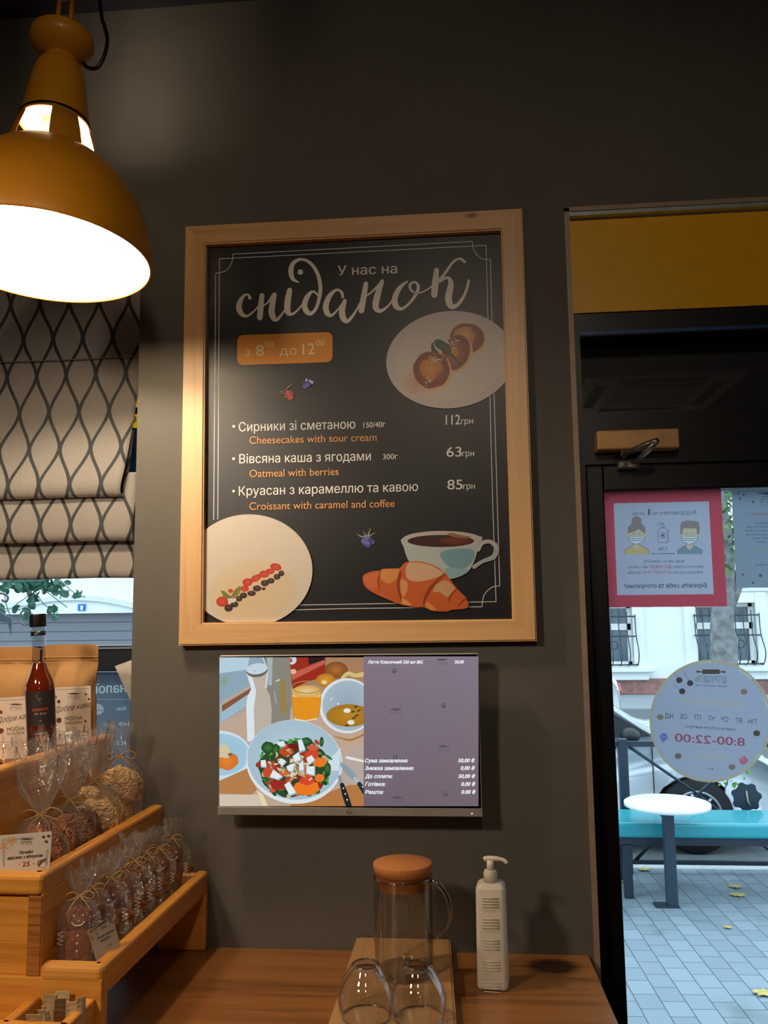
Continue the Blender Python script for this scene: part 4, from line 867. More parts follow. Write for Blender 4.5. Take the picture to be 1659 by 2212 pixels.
def rough_biscuit_mat(name, c, c2):
    m, nt, b, o = newmat(name); L = nt.links; v = mp(nt); n = N(nt, 'ShaderNodeTexVoronoi', i_Scale=230.0); n2 = N(nt, 'ShaderNodeTexNoise', i_Scale=120.0, i_Detail=6.0)
    L.new(v.outputs[0], n.inputs['Vector']); L.new(v.outputs[0], n2.inputs['Vector']); r = ramp(nt, [(.35, c2), (.6, c)]); L.new(n2.outputs['Fac'], r.inputs[0]); L.new(r.outputs[0], b.inputs['Base Color'])
    ad = N(nt, 'ShaderNodeMath', operation='ADD'); L.new(n.outputs['Distance'], ad.inputs[0]); L.new(n2.outputs['Fac'], ad.inputs[1]); bp = N(nt, 'ShaderNodeBump', i_Strength=1.0, i_Distance=.003); L.new(ad.outputs[0], bp.inputs['Height']); L.new(bp.outputs[0], b.inputs['Normal'])
    b.inputs['Roughness'].default_value = .75; return m
BPALE = rough_biscuit_mat('pale_oat_biscuit', '#e2bb84', '#c0905a'); BBRN = rough_biscuit_mat('brown_oat_biscuit', '#a4683a', '#6a3a1c'); BDK = rough_biscuit_mat('dark_grain_biscuit', '#8a5230', '#4e2814')
def cookie_bag(label, x, y, cookies, m, R, H, Hn, Ht, ax, ay, seed, flare, b=.022, shift=(0, 0), rz=0):
    P = S(x, y, 1.1705); t = thing('biscuit_bag', label, 'biscuit bag', tuple(P), 'bagged biscuits in the upper tray')
    for i, (cx, cy, cz, r_, th, an) in enumerate(cookies):
        mb = MB(); biscuit(mb, (cx, cy, cz), r_, th, an, seed+i); mb.build('biscuit', m, t, org=(0, 0, 0))
    wrapper(R, H, Hn, Ht, ax, ay, seed, t, flare=flare, shift=shift); bow(Hn, b, seed, t, ang=.3, r=R*.16)
    t.rotation_euler = (0, 0, TH+rz)
cookie_bag('bag of pale round oat biscuits next to the wall, perched at the tray end', -.083, -.062, [(.002, -.012, .084, .036, .013, .35), (.004, .010, .078, .034, .012, .3), (-.002, -.004, .030, .030, .016, .2)], BPALE, .040, .115, .137, .195, 1.0, .8, 3, .5, .026)
cookie_bag('bag of pale biscuits with a large twine bow, middle of the upper tray', -.084, -.165, [(.012, -.022, .045, .040, .010, .55), (.010, .0, .052, .040, .010, .5), (.004, .022, .050, .038, .010, .5), (-.004, -.014, .085, .020, .010, .3)], BPALE, .041, .095, .112, .20, 1.0, .95, 5, .85, .030, (-.01, 0))
cookie_bag('bag of dark grainy biscuits between the brown and the pale bags', -.084, -.250, [(.010, -.018, .042, .038, .009, .6), (.010, 0, .045, .038, .009, .55), (.006, .018, .042, .036, .009, .5)], BDK, .041, .080, .096, .20, 1.0, .9, 7, .9, .024, (-.012, 0))
cookie_bag('bag of brown raisin oat biscuits just behind the price card reading 25', -.084, -.345, [(.006, -.022, .040, .038, .010, .35), (.010, 0, .046, .040, .010, .4), (.004, .022, .044, .038, .010, .4), (-.028, -.008, .036, .032, .009, .2)], BBRN, .041, .076, .094, .205, 1.0, .95, 9, 1.0, .028, (-.01, 0))

# price cards
def card(px4, fn, name):
    mbx = MB(); a = [fn(x, y, 0) for x, y in px4]; nrm = (a[1]-a[0]).cross(a[3]-a[0]).normalized()
    if nrm.dot(CAM-a[0]) > 0: nrm = -nrm
    b_ = [q+nrm*.0008 for q in a]
    return mbx.add(a+b_, [(0, 1, 2, 3), (7, 6, 5, 4), (0, 4, 5, 1), (1, 5, 6, 2), (2, 6, 7, 3), (3, 7, 4, 0)])
fn = planeY(-.4265); P0 = onY(60, 1870, -.4265)
tg = thing('price_card', 'white price card reading 25 standing in front of the upper tray biscuits', 'price card', tuple(P0))
CARD = plain('card_white', '#cfc2b2', .5, var=.03)
card([(-1, 1805), (112, 1796), (105, 1905), (-1, 1905)], fn, 'c').build('card', CARD, tg)
cv = Cv(lambda a, b, l: fn(a, b, l+.0003))
DK = '#2a2422'
for P3 in ([(7, 1873), (6, 1813), (72, 1808)], [(9, 1873), (9, 1816), (73, 1811)], [(104, 1835), (101, 1870)], [(101, 1835), (98, 1870)]): cv.stroke(P3, .9, '#8a8078', smooth=False)
def pin(X, Y, w, c, tx, mir=False, sub=None):
    cv.rrect(X-w*.3, Y-w*.055, X+w*.3, Y+w*.055, w*.04, c); cv.stroke([(X-w*.5, Y), (X+w*.5, Y)], w*.05, c)
    cv.text('ШТРУДЕЛЬ', X-w*.46, Y+w*.36, X+w*.46, Y+w*.36, w*.24, tx, mirror=mir, bold=-.01)
    cv.text('кав\'ярня · кондитерська · кафе', X-w*.5, Y+w*.47, X+w*.5, Y+w*.47, w*.05, tx, mirror=mir)
pin(57, 1812.5, 26, DK, '#5b5450')
for x, y in ((94, 1808), (105, 1806), (100, 1818)): cv.ell(x, y, 3.8, 3.2, '#6e3a28', rot=20, n=14)
for cx, cy in ((25, 1816), (8, 1829)):
    for k in range(5): a_ = k*1.257+.3; cv.ell(cx+6*math.cos(a_), cy+6*math.sin(a_), 5, 2.4, '#d8a070', rot=math.degrees(a_), n=12)
cv.text('Печиво', 41, 1845.5, 71, 1842, 7, DK, shear=.25, bold=.012); cv.text('вівсяне з яблуком', 16, 1857.5, 92, 1850.5, 7, DK, shear=.25, bold=.012)
cv.text('· 25 ·', 40, 1872.5, 73, 1870.5, 11, '#a8302c', shear=.15, bold=.01)
cv.ell(90, 1866, 10, 9, '#8a6a48', n=20); cv.ell(92, 1868, 8, 7, '#cfc2b2', n=20); cv.stroke([(84, 1870, 3), (92, 1860, 4), (100, 1854, 1)], 3, '#4a2c18')
cv.build('print', PAPER, tg)
P0 = onY(215, 2050, -.408); fn2 = planeP((P0.x, P0.y, P0.z), 47)
tg = thing('price_card', 'small tilted price card clipped in front of the gingerbread packets', 'price card', tuple(fn2(215, 2080, 0)))
q4 = [(190, 2013), (243, 1978), (260, 2042), (212, 2090)]
card(q4, fn2, 'c').build('card', plain('card_grey_white', '#b5a898', .5, var=.03), tg)
cv = Cv(lambda a, b, l: fn2(a, b, l+.0003))
cv.poly([(191, 2012), (241, 1977), (243, 1980), (193, 2016)], '#8a7c70')
cv.stroke([(214, 1999), (229, 1989)], 2.6, '#4a4038'); cv.quad([(217, 2003), (228, 1996), (229.5, 2001), (218.5, 2008)], ['#8d8276']*4)
for x, y in ((239, 1985), (242, 1992), (237, 1990)): cv.ell(x, y, 1.6, 2.4, '#6e3a28', n=10)
cv.text('Печиво вівсяне', 210, 2030, 246, 2010, 5.5, '#5b4a3e', bold=.015); cv.text('імбирне', 217, 2036, 238, 2024, 5.5, '#5b4a3e', bold=.015); cv.text('120', 228, 2050, 240, 2041, 6, '#a86a58')
cv.ell(197, 2025, 3, 6, '#c08a60', rot=-20, n=12); cv.ell(207, 2015, 3, 4, '#c08a60', n=12)
cv.build('print', PAPER, tg)

# ------------------------------------------------------------ coffee bags and syrup bottle on the top tray
KRAFT = plain('kraft_paper', '#b0824f', .75, var=.08, vs=18, bump=.5, bs=35); LAB = '#d8cabb'
def coffee_bag(px0, px1, pyt, Y, D, label, ox, oy, labelpx, txt=True, clipx=None):
    a = onY(px0, pyt, Y); b = onY(px1, pyt, Y); zt = (a.z+b.z)/2; z0 = 1.3005; w = b.x-a.x; xc = (a.x+b.x)/2; H = zt-z0
    t = thing('coffee_bag', label, 'coffee bag', (xc, Y, z0)); n, m = 26, 30; vs = []; fs = []
    for s_ in (-1, 1):
        for j in range(m+1):
            v = j/m; prof = 1 if v < .62 else max(0, 1-((v-.62)/.22)**1.6)
            hw = w/2*(1-.07*math.exp(-((v-.60)/.12)**2)-.04*(1-v)*0)
            for i in range(n+1):
                u = i/n*2-1; d = D/2*prof*min(1, (1-abs(u)**5)*1.15)*(1 if v > .04 else v/.04*.6+.4)
                wr = .0018*noise.noise((u*3, v*9, s_+ox))*(0 if (v < .6 and abs(u) < .8) else 1)
                vs.append(Vector((xc+u*hw, Y+s_*(d+.0006)+wr, z0+v*H-(.004*abs(u)**6 if v > .98 else 0))))
    k = (n+1)*(m+1)
    for j in range(m):
        for i in range(n): q = j*(n+1)+i; fs += [(q, q+1, q+n+2, q+n+1), (k+q+n+1, k+q+n+2, k+q+1, k+q)]
    MB().add(vs, fs, 0, None, True).build('pouch', KRAFT, t)
    zs = zt-H*.115; MB().box(xc-w/2+.001, xc+w/2-.001, Y-.0022, Y+.0022, zs-.0012, zs+.0012, .0008).box(xc-w/2+.001, xc+w/2-.001, Y-.0018, Y+.0018, zs-.006, zs-.0046, .0006).build('zip_seal', KRAFT, t)
    YL = Y-D/2-.0016; f0 = planeY(YL); cv = Cv(lambda x, y, l: f0(x+ox, y+oy, l)); cv.grid(labelpx, LAB, 3)
    # texts, traced on the right-hand bag
    globals()['cv'] = cv
    cv.stroke([(122, 1490), (193, 1487)], .9, '#6f655c'); pin(159.5, 1498.5, 28, DK, '#4b4542')
    for x, y, r_ in ((119.5, 1506, 3), (127, 1515.5, 3.6), (185.5, 1500, 2.4), (192, 1510, 2.4), (127.5, 1556, 5.5), (184.5, 1558, 2.6)): cv.ell(x, y, r_, r_*1.1, '#7c2f1c', '#4c1a10', rot=20, n=14)
    cv.text('Добра кава', 116, 1540, 196, 1527, 12, '#3a3430', shear=.45, bold=-.012); cv.text('MOCHA', 140.5, 1557, 178, 1554, 8.5, DK, bold=.004); cv.text('BLACK BEANS', 140.5, 1565, 178, 1562.5, 6, DK)
    for k_ in range(4): cv.text('кава в зернах арабіка свіжого обсмаження', 121, 1581+5*k_, 185, 1579+5*k_, 2.2, '#5d554e')
    cv.build('label', PAPER, t)
coffee_bag(93, 213, 1392, -.036, .05, 'kraft coffee bag with white label standing between the syrup bottle and the pier', 0, 0, [(118, 1485), (196, 1481), (197, 1603), (119, 1609)])
coffee_bag(-34, 87, 1397, -.100, .055, 'kraft coffee bag on the far side of the syrup bottle from the pier', -125, 23, [(118, 1485), (193, 1480), (196, 1612), (119, 1618)])
P = onY(81, 1326, -.172); Pb = onY(90, 1600, -.172); d = (P-Pb)
zb0 = 1.3008; xb = P.x-(P.z-zb0)*d.x/d.z; Hh = P.z-zb0
bt = thing('syrup_bottle', 'amber glass syrup bottle with black cap and dark label between the coffee bags', 'bottle', (xb, -.172, zb0)); k = Hh
amber = plain('amber_syrup', '#5a1c06', .08, var=0, coat=1.0, spec=.8)
MB().lathe(spl([(.0, .0), (.022, .0), (.0245, .006), (.0245, .10), (.0245, .135), (.0215, .152), (.015, .168), (.0105, .183)], 5)+[(0, .183)], seg=40).build('syrup_filled_body', amber, bt, org=(0, 0, 0))
nk = MB(); n = 60; prof = [(.0108, .183), (.0098, .20), (.0102, .214), (.0118, .228), (.0125, .240), (.0128, k-.026), (.0122, k-.022)]; vs = []; fs = []
for r, z in prof:
    for q in range(n): a = 2*PI*q/n; rr = r*(1+(.07*math.sin(a*15) if z < .242 else 0)); vs.append((rr*math.cos(a), rr*math.sin(a), z))
for j in range(len(prof)-1):
    for q in range(n): fs.append((j*n+q, j*n+(q+1) % n, (j+1)*n+(q+1) % n, (j+1)*n+q))
nk.add(vs, fs, 0, None, True).build('fluted_glass_neck', thin_glass('bottle_glass', (.86, .88, .9), 1.0, .05, base=.12), bt, org=(0, 0, 0))
MB().lathe([(.0129, k-.037), (.0129, k-.030), (.0126, k-.0299)], seg=30).build('neck_band', BLACK, bt, org=(0, 0, 0))
MB().lathe([(.0, k)]+spl([(.0135, k), (.0145, k-.002), (.0145, k-.018), (.0138, k-.022)], 4)+[(0, k-.022)], seg=30).build('cap', BLACK, bt, org=(0, 0, 0))
# wrap-round label
def wrapfn(R): return lambda a, b, l: Vector(((R+l)*math.cos(a), (R+l)*math.sin(a), b))
lb = Cv(lambda a, b, l: wrapfn(.0248)(a, b, l)); AC = math.atan2(CAM.y+.172, CAM.x-xb)
for z0_, z1_, c in ((.075, .134, '#171010'), (.018, .070, '#2c0a08')):
    vs = []; fs = []
    for i in range(21):
        a = AC-1.15+2.3*i/20; vs += [(a, z0_), (a, z1_)]
    for i in range(20): fs.append((2*i, 2*i+2, 2*i+3, 2*i+1))
    lb.mesh(vs, fs, c)
def bl_text(s_, z, w_, h, c, **kk):
    vs, fs, w = glyphs(s_, kk.get('bold', 0), kk.get('shear', 0)); lb.mesh([(AC+(v[0]/w-.5)*w_/.0248, z+v[1]*h/.727) for v in vs], fs, c)
bl_text('BARISTA', .101, .026, .0048, '#d8502a', bold=.02); bl_text('Bar Syrup', .095, .020, .0032, '#b9a890', shear=.4); bl_text('1L', .083, .004, .0026, '#b9a890'); bl_text('Cocktail Time', .062, .022, .003, '#b9a890', shear=.4); bl_text('CHERRY', .055, .018, .004, '#c8402a', bold=.02)
for P3 in ([(-.1, .121), (0, .113), (.1, .121), (-.1, .121)], [(0, .113), (0, .107)], [(-.25, .128), (-.05, .117)]):
    lb.stroke([(AC+a, z, .0009) if False else (AC+a, z) for a, z in P3], .0007, '#b9a890', smooth=False)
vs = [(AC-.9, .020), (AC+.9, .020)]+[(AC+.9-1.8*i/12, .020+.026*math.sin(PI*i/12)) for i in range(1, 12)]; lb.mesh(vs, [tuple(range(len(vs)))], '#a82418')
lb.build('label', PAPER, bt, org=(0, 0, 0)); bt.rotation_euler = (0, math.atan2(d.x, d.z), 0)

# ------------------------------------------------------------ jug, tumblers, board, dispenser
BZ = .980
mb = MB(); mb.prism([(.343, -.006), (.512, -.006), (.529, -.43), (.343, -.43)], lambda a, b, d_: Vector((a, b, d_)), CZ+.0002, BZ-.002)
bo = solo(mb, 'serving_board', TRAYW, 'thick pale beech serving board under the glass jug and tumblers', 'board', (.43, -.2, CZ))
mb = MB(); mb.prism([(.351, -.010), (.509, -.010), (.525, -.428), (.351, -.428)], lambda a, b, d_: Vector((a, b, d_)), BZ-.0021, BZ)
q_ = mb.build('raised_top', TRAYW, bo, org=(.43, -.2, CZ))
GLS = thin_glass('clear_glass', (.95, .95, .94), 1.3, .02, base=.045); GLR = thin_glass('thick_glass_edge', (.70, .70, .66), 2.0, .05, base=.22)
jx, jy = .4395, -.160
jg = thing('glass_jug', 'clear glass water jug with cork lid and curved handle on the board', 'jug', (jx, jy, BZ))
MB().lathe([(0, 0), (.044, 0), (.0475, .003), (.0482, .008), (.0482, .148), (.0487, .150)], seg=64).build('glass_body', GLS, jg, org=(0, 0, 0))
MB().lathe([(.0487, .150), (.0478, .1515), (.0465, .150), (.0460, .146), (.0460, .009), (.043, .005), (0, .005)], seg=64).build('inner_wall', GLS, jg, org=(0, 0, 0))
MB().tube([(.0474*math.cos(t*PI/32), .0474*math.sin(t*PI/32), .1505) for t in range(64)], .0014, 8, closed=True).tube([(.0465*math.cos(t*PI/32), .0465*math.sin(t*PI/32), .004) for t in range(64)], .0022, 8, closed=True).build('rim', GLR, jg, org=(0, 0, 0))
CORK = plain('cork', '#b87238', .85, var=.2, vs=500, bump=.4, bs=900)
lz = onY(870, 1862, jy).z-BZ
MB().lathe([(0, lz), (.0475, lz), (.0488, lz-.0015), (.0475, lz-.016), (.0450, lz-.0165), (.0448, lz-.038), (.0435, lz-.039), (0, lz-.039)], seg=64).build('cork_lid', CORK, jg, org=(0, 0, 0))
hp = [onY(928, 1903, jy-.01)-Vector((jx, jy, BZ)), onY(945, 1908, jy-.015)-Vector((jx, jy, BZ)), onY(966, 1938, jy-.018)-Vector((jx, jy, BZ)), onY(972, 1975, jy-.018)-Vector((jx, jy, BZ)), onY(962, 2005, jy-.016)-Vector((jx, jy, BZ)), onY(940, 2024, jy-.012)-Vector((jx, jy, BZ)), onY(928, 2028, jy-.01)-Vector((jx, jy, BZ))]
hp = spl([tuple(q) for q in hp], 6); MB().tube(hp, [.0050-.0012*math.sin(PI*i/(len(hp)-1)) for i in range(len(hp))], 12).ell(hp[0], (.006, .006, .007)).ell(hp[-1], (.006, .006, .008)).build('handle', GLR, jg, org=(0, 0, 0))
TLP = [(.0, .0735), (.018, .0735), (.0215, .071), (.026, .064), (.0345, .050), (.0395, .036), (.0405, .024), (.0385, .010), (.0355, .0)]
def tumbler(px, label):
    P = onZ(px, 2190, BZ); t = thing('glass_tumbler', label, 'glass', (P.x, -.318, BZ), 'upturned tumblers in front of the jug')
    pr = TLP[:2]+spl(TLP[1:], 5); MB().lathe(pr, seg=56).build('glass_bowl', GLS, t, org=(0, 0, 0))
    MB().lathe([(0, .066), (.017, .066)]+spl([(.019, .064), (.0240, .058), (.0325, .046), (.0376, .034), (.0386, .024), (.0368, .010), (.0345, .0)], 5), seg=56).build('inner_bowl', GLS, t, org=(0, 0, 0))
    MB().tube([(.035*math.cos(q*PI/28), .035*math.sin(q*PI/28), .0012) for q in range(56)], .0011, 6, closed=True).tube([(.0185*math.cos(q*PI/28), .0185*math.sin(q*PI/28), .072) for q in range(56)], .0014, 6, closed=True).build('rim', GLR, t, org=(0, 0, 0))
tumbler(792, 'upturned glass tumbler farther from the dispenser, at the board edge'); tumbler(905, 'upturned glass tumbler on the board just below the jug handle')
dx, dy = .5835, -.140
ds = thing('soap_dispenser', 'white square plastic pump dispenser standing on the worktop beside the door frame', 'dispenser', (dx, dy, CZ))
WP = plain('white_plastic', '#c9bfae', .42, var=.02); ht = onY(1062, 1904, dy).z-CZ
bm_ = bmesh.new(); bmesh.ops.create_cube(bm_, size=1)
for v in bm_.verts: v.co = Vector((v.co.x*.050, v.co.y*.046, (v.co.z+.5)*ht))
bmesh.ops.bevel(bm_, geom=[e for e in bm_.edges], offset=.0075, segments=5, profile=.5, affect='EDGES')
for v in bm_.verts:
    if v.co.z > ht*.93: f_ = 1-.16*(v.co.z-ht*.93)/(ht*.07); v.co.x *= f_; v.co.y *= f_
db = MB().bm(bm_, smooth=True).build('bottle_body', WP, ds, org=(0, 0, 0))
mb = MB()
for g in range(5):
    for l in range(4): z = ht*.88-.0325*g-.0045*l; mb.tube([(-.0135, -.0230, z), (.0135, -.0230, z)], .0009, 6)
mb.build('embossed_ridges', WP, db, org=(0, 0, 0))
MB().lathe([(0, ht), (.0115, ht-.001), (.0115, ht+.014), (.0100, ht+.017), (.0100, ht+.0185), (0, ht+.0185)], seg=36).build('collar', WP, ds, org=(0, 0, 0))
MB().lathe([(0, ht+.018), (.0058, ht+.018), (.0058, ht+.034), (0, ht+.034)], seg=24).tube(spl([(-.010, 0, ht+.0345), (-.004, 0, ht+.0365), (.010, 0, ht+.0365), (.022, 0, ht+.0345), (.0275, 0, ht+.0300)], 5), [.0040]*12+[.0032]*9, 10).build('pump_head', plain('white_pump_plastic', '#d8cdbd', .4), ds, org=(0, 0, 0))
ds.rotation_euler = (0, 0, -.10)
# ------------------------------------------------------------ films and notices on the door glass
YG = YD-.0008
def notice(name, label, cv, loc, cat='notice'):
    o = cv.flush().build(name, FILM, org=loc); o['label'] = label; o['category'] = cat; return o
def kd(x, y): return 1260+x*.2405, 1020+y*.2405
cv = RCv(planeY(YG), (1296, 1050, 1576, 1316))
O4 = [(1299, 1062), (1557, 1055), (1571, 1310), (1309, 1312)]; I4 = [kd(272, 280), kd(1128, 262), kd(1172, 1095), kd(305, 1105)]
for i in range(4): cv.grid([O4[i], O4[(i+1) % 4], I4[(i+1) % 4], I4[i]], '#b9505e', 2)
PB = '#aeb3c6'
cv.grid([kd(272, 280), kd(1128, 262), kd(1172, 1095), kd(305, 1105)], PB, 3)
G1 = '#5b6470'
def td(t, x0, y0, x1, y1, h, c=G1, **k): a, b = kd(x0, y0); c_, d_ = kd(x1, y1); cv.text(t, a, b, c_, d_, h*.2405, c, mirror=True, **k)
td('Вхід дозволено по', 620, 384, 1012, 375, 34); td('особі.', 432, 386, 552, 384, 30); td('1', 582, 386, 600, 385, 58)
def person_icon(ox, oy, female):
    f = lambda L_: [kd(ox+x, oy+y) for x, y in L_]
    skin, hair, sh = '#c3b9a2', '#8e8484', ('#c4b082' if female else '#7c94a0')
    cv.poly(f([(-110, 232), (-105, 195), (-60, 165), (-30, 150), (30, 150), (60, 165), (108, 195), (112, 232)]), sh)
    cv.poly(f([(-28, 110), (28, 110), (30, 165), (0, 195), (-30, 165)]), skin)
    X, Y = kd(ox, oy+55); cv.ell(X, Y, 78*.2405, 84*.2405, skin, n=30)
    for sg in (-1, 1): X, Y = kd(ox+sg*80, oy+62); cv.ell(X, Y, 4, 4, skin, n=12)
    if female:
        X, Y = kd(ox, oy-68); cv.ell(X, Y, 45*.2405, 42*.2405, hair, n=20); cv.poly(f([(-80, 50), (-78, -10), (-40, -50), (0, -58), (40, -50), (78, -10), (82, 50), (55, 35), (20, 5), (-20, 28), (-60, 40)]), hair)
    else: cv.poly(f([(-82, 60), (-86, -20), (-70, -60), (-20, -72), (50, -68), (85, -50), (92, 10), (84, 60), (66, 50), (62, 0), (-58, -2), (-66, 50)]), hair)
    cv.poly(f([(-70, 70), (70, 70), (64, 105), (38, 132), (0, 142), (-38, 132), (-64, 105)]), '#c9d0d8')
    for y, w in ((72, 76), (92, 66), (108, 50)): cv.stroke(f([(-w, y), (w, y)]), .9, G1, smooth=False)
    for sg in (-1, 1): X, Y = kd(ox+sg*28, oy+48); cv.ell(X, Y, 1.1, 1.1, G1, n=8)
    cv.stroke(f([(-110, 232), (-105, 195), (-60, 165), (-30, 150), (-28, 132)]), .9, G1); cv.stroke(f([(112, 232), (108, 195), (60, 165), (30, 150), (28, 132)]), .9, G1); cv.stroke(f([(-76, 70), (-60, 115), (0, 142), (60, 115), (76, 70)]), .9, G1)
person_icon(478, 505, True); person_icon(955, 505, False)
for P3 in ([(672, 625), (672, 520), (700, 500), (735, 500), (760, 520), (760, 625), (750, 632), (680, 632), (672, 625)], [(700, 498), (700, 462), (722, 462), (722, 498)], [(722, 458), (680, 458), (668, 470), (668, 485)]): cv.stroke([kd(*q) for q in P3], 1.1, G1, smooth=False)
X, Y = kd(714, 567); cv.ell(X, Y, 6.5, 6.5, G1, n=20); cv.ell(X, Y, 5.3, 5.3, PB, n=20); cv.ell(X, Y, 3, 3, G1, n=12)
td('1,5м', 676, 706, 748, 704, 40); cv.stroke([kd(618, 732), kd(820, 730)], 1.2, G1, smooth=False)
for a, b in ((618, 1), (820, -1)): cv.stroke([kd(a+16*b, 722), kd(a, 731), kd(a+16*b, 741)], 1, G1, smooth=False)
td('Будь ласка, тримайте', 545, 812, 902, 810, 26); td('рекомендовану', 805, 860, 1074, 858, 26); td('ДИСТАНЦІЮ', 594, 862, 792, 860, 28, '#a8505e'); td('між собою,', 402, 864, 580, 862, 26)
td('використовуйте', 805, 912, 1072, 909, 26); td('АНТИСЕПТИЧНІ', 530, 913, 790, 912, 28, '#a8505e'); td('засоби', 402, 915, 520, 914, 26)
td('Бережіть себе та оточуючих!', 368, 1042, 1110, 1034, 42, '#3c4654', shear=.2, bold=.01)
P0 = onY(1309, 1312, YG); notice('door_notice', 'red-bordered square notice with two masked faces stuck on the glass door', cv, P0)
cv = RCv(planeY(YG), (1576, 1050, 1776, 1274)); cv.grid([(1580, 1060), (1760, 1055), (1772, 1268), (1591, 1270)], '#8896a6', 3)
def ke(x, y): return 1560+x*.208, 1040+y*.208
for x, y in ((168, 125), (222, 138), (185, 180), (320, 212), (215, 967), (320, 1053)): X, Y = ke(x, y); cv.ell(X, Y, 2.6, 2.6, '#55606a', n=12)
X, Y = ke(398, 978); cv.ell(X, Y, 4, 3.6, '#525f86', n=14); pin(1668, 1066, 56, '#4f5a62', '#66727a', mir=True)
cv.text('Шановні відвідувачі!', 1622, 1113, 1725, 1111, 6, '#9a5f62', mirror=True, bold=.01)
for i, (x0, t) in enumerate(((1631, 'Просимо вас заходити'), (1612, 'у масках та зберігати від'), (1609, 'стань один. Одночасно біля'), (1611, 'каси перебуває тільки дистанція'), (1624, 'одна особа. Дбаймо про'), (1634, 'здоров\'я всіх особи.'))): cv.text(t, x0, 1132+i*8.2, 1746, 1131+i*8.2, 4.6, '#4c5866', mirror=True)
cv.text('Дякуємо за розуміння', 1634, 1192, 1720, 1190, 5, '#9a8f62', mirror=True); cv.text('Адміністрація', 1632, 1222, 1690, 1221, 4.6, '#4c5866', mirror=True)
notice('door_notice', 'plain grey-blue printed notice cut by the frame edge beside the red-bordered one', cv, onY(1591, 1270, YG))
cv = RCv(planeY(YG), (1400, 1422, 1670, 1693))
cv.stroke([(1535+129.2*math.cos(t*PI/48), 1557.5+129.7*math.sin(t*PI/48)) for t in range(97)], 5.6, '#b7ae93', smooth=False); cv.ell(1534, 1558, 126.5, 127, '#a6aec2', n=96)
def kr(x, y): return 1260+x*.2405, 1400+y*.2405
def tr(t, x0, y0, x1, y1, h, c, **k): a, b = kr(x0, y0); c_, d_ = kr(x1, y1); cv.text(t, a, b, c_, d_, h*.2405, c, mirror=True, **k)
X, Y = kr(1147, 212); cv.rrect(X-19, Y-5, X+19, Y+5, 2, '#5a5148'); cv.stroke([(X-31, Y), (X+31, Y+.5)], 2.4, '#5a5148'); cv.ell(X-28, Y, 4, 2.4, '#5a5148', n=12); cv.ell(X+28, Y+.5, 4, 2.4, '#5a5148', n=12)
tr('ШТРУДЕЛЬ', 1005, 300, 1285, 312, 56, '#6c767e', bold=-.005); tr('кав\'ярня · кондитерська · кафе', 1008, 338, 1288, 352, 17, '#565f6a')
for x, y, lx, ly in ((862, 288, 822, 222), (960, 315, 893, 190), (888, 388, 812, 330)): X, Y = kr(x, y); cv.stroke([kr(lx, ly), (X, Y)], .8, '#6a645c', smooth=False); cv.ell(X, Y, 6.8, 6.4, '#54484a', n=20)
YB = '#b9b394'
tr('Ласкаво просимо!', 850, 488, 1440, 528, 58, YB, shear=.35, bold=-.004); tr('Welcome!', 985, 985, 1297, 1010, 58, YB, shear=.35, bold=-.004)
for t, x0, x1, y in (('НД', 737, 806, 628), ('СБ', 870, 932, 634), ('ПТ', 993, 1056, 642), ('ЧТ', 1118, 1182, 650), ('СР', 1240, 1303, 660), ('ВТ', 1366, 1424, 670), ('ПН', 1482, 1556, 680)): tr(t, x0, y, x1, y+3, 44, '#3e4a5a')
tr('години роботи кав\'ярні', 918, 712, 1370, 742, 25, '#3e4a5a'); tr('8:00-22:00', 825, 838, 1450, 880, 76, '#99525f', bold=.012)
cv.stroke([kr(700, 540), kr(1560, 590)], .5, '#8a9aaa', smooth=False); cv.stroke([kr(760, 880), kr(1500, 930)], .5, '#8a9aaa', smooth=False)
for x, y, c, c2 in ((1443, 392, '#8e7a70', '#6a5850'), (692, 620, '#8e8474', '#5e5444'), (1558, 765, '#5a5248', '#453e38'), (852, 970, '#7e6e68', '#665650'), (1336, 1068, '#927a74', '#806660')): X, Y = kr(x, y); cv.ell(X, Y, 7.5, 6.5, c, n=18); cv.stroke([(X-6, Y-2), (X, Y), (X+6, Y+1.5)], 1, c2)
X, Y = kr(722, 805); berry(X, Y, '#6a72b0', '#8088c0', 11, 5); X, Y = kr(1440, 1008); berry(X, Y, '#b87080', '#c08090', 11, 6)
tr('ФОП', 1105, 1092, 1168, 1096, 17, '#565f6a')
notice('opening_hours_sticker', 'large round opening-hours sticker with pale yellow rim on the glass door', cv, onY(1535, 1690, YG), 'sticker')

# ------------------------------------------------------------ ceiling cassette, seen mirrored in the transom
ac = thing('ceiling_air_conditioner', 'square ceiling cassette air conditioner, seen mirrored in the dark transom', 'air conditioner', (1.66, -3.17, 2.84))
ACW = plain('cassette_white', '#d9d6cf', .5)
A_ = lambda mb, n_, m_=ACW, p_=None: mb.build(n_, m_, p_ or ac, org=(0, 0, 0))
A_(MB().box(-.42, .42, -.42, .42, -.03, .009, .008), 'panel')
A_(MB().box(-.23, .23, -.23, .23, -.040, -.0305, .004), 'grille', plain('cassette_grille', '#a8a8a8', .5))
for dx_, dy_, w_, h_ in ((0, .32, .24, .03), (0, -.32, .24, .03), (.32, 0, .03, .24), (-.32, 0, .03, .24)): A_(MB().box(dx_-w_, dx_+w_, dy_-h_, dy_+h_, -.036, -.0305, .002), 'louvre', plain('louvre_dark', '#3a3c40', .4))

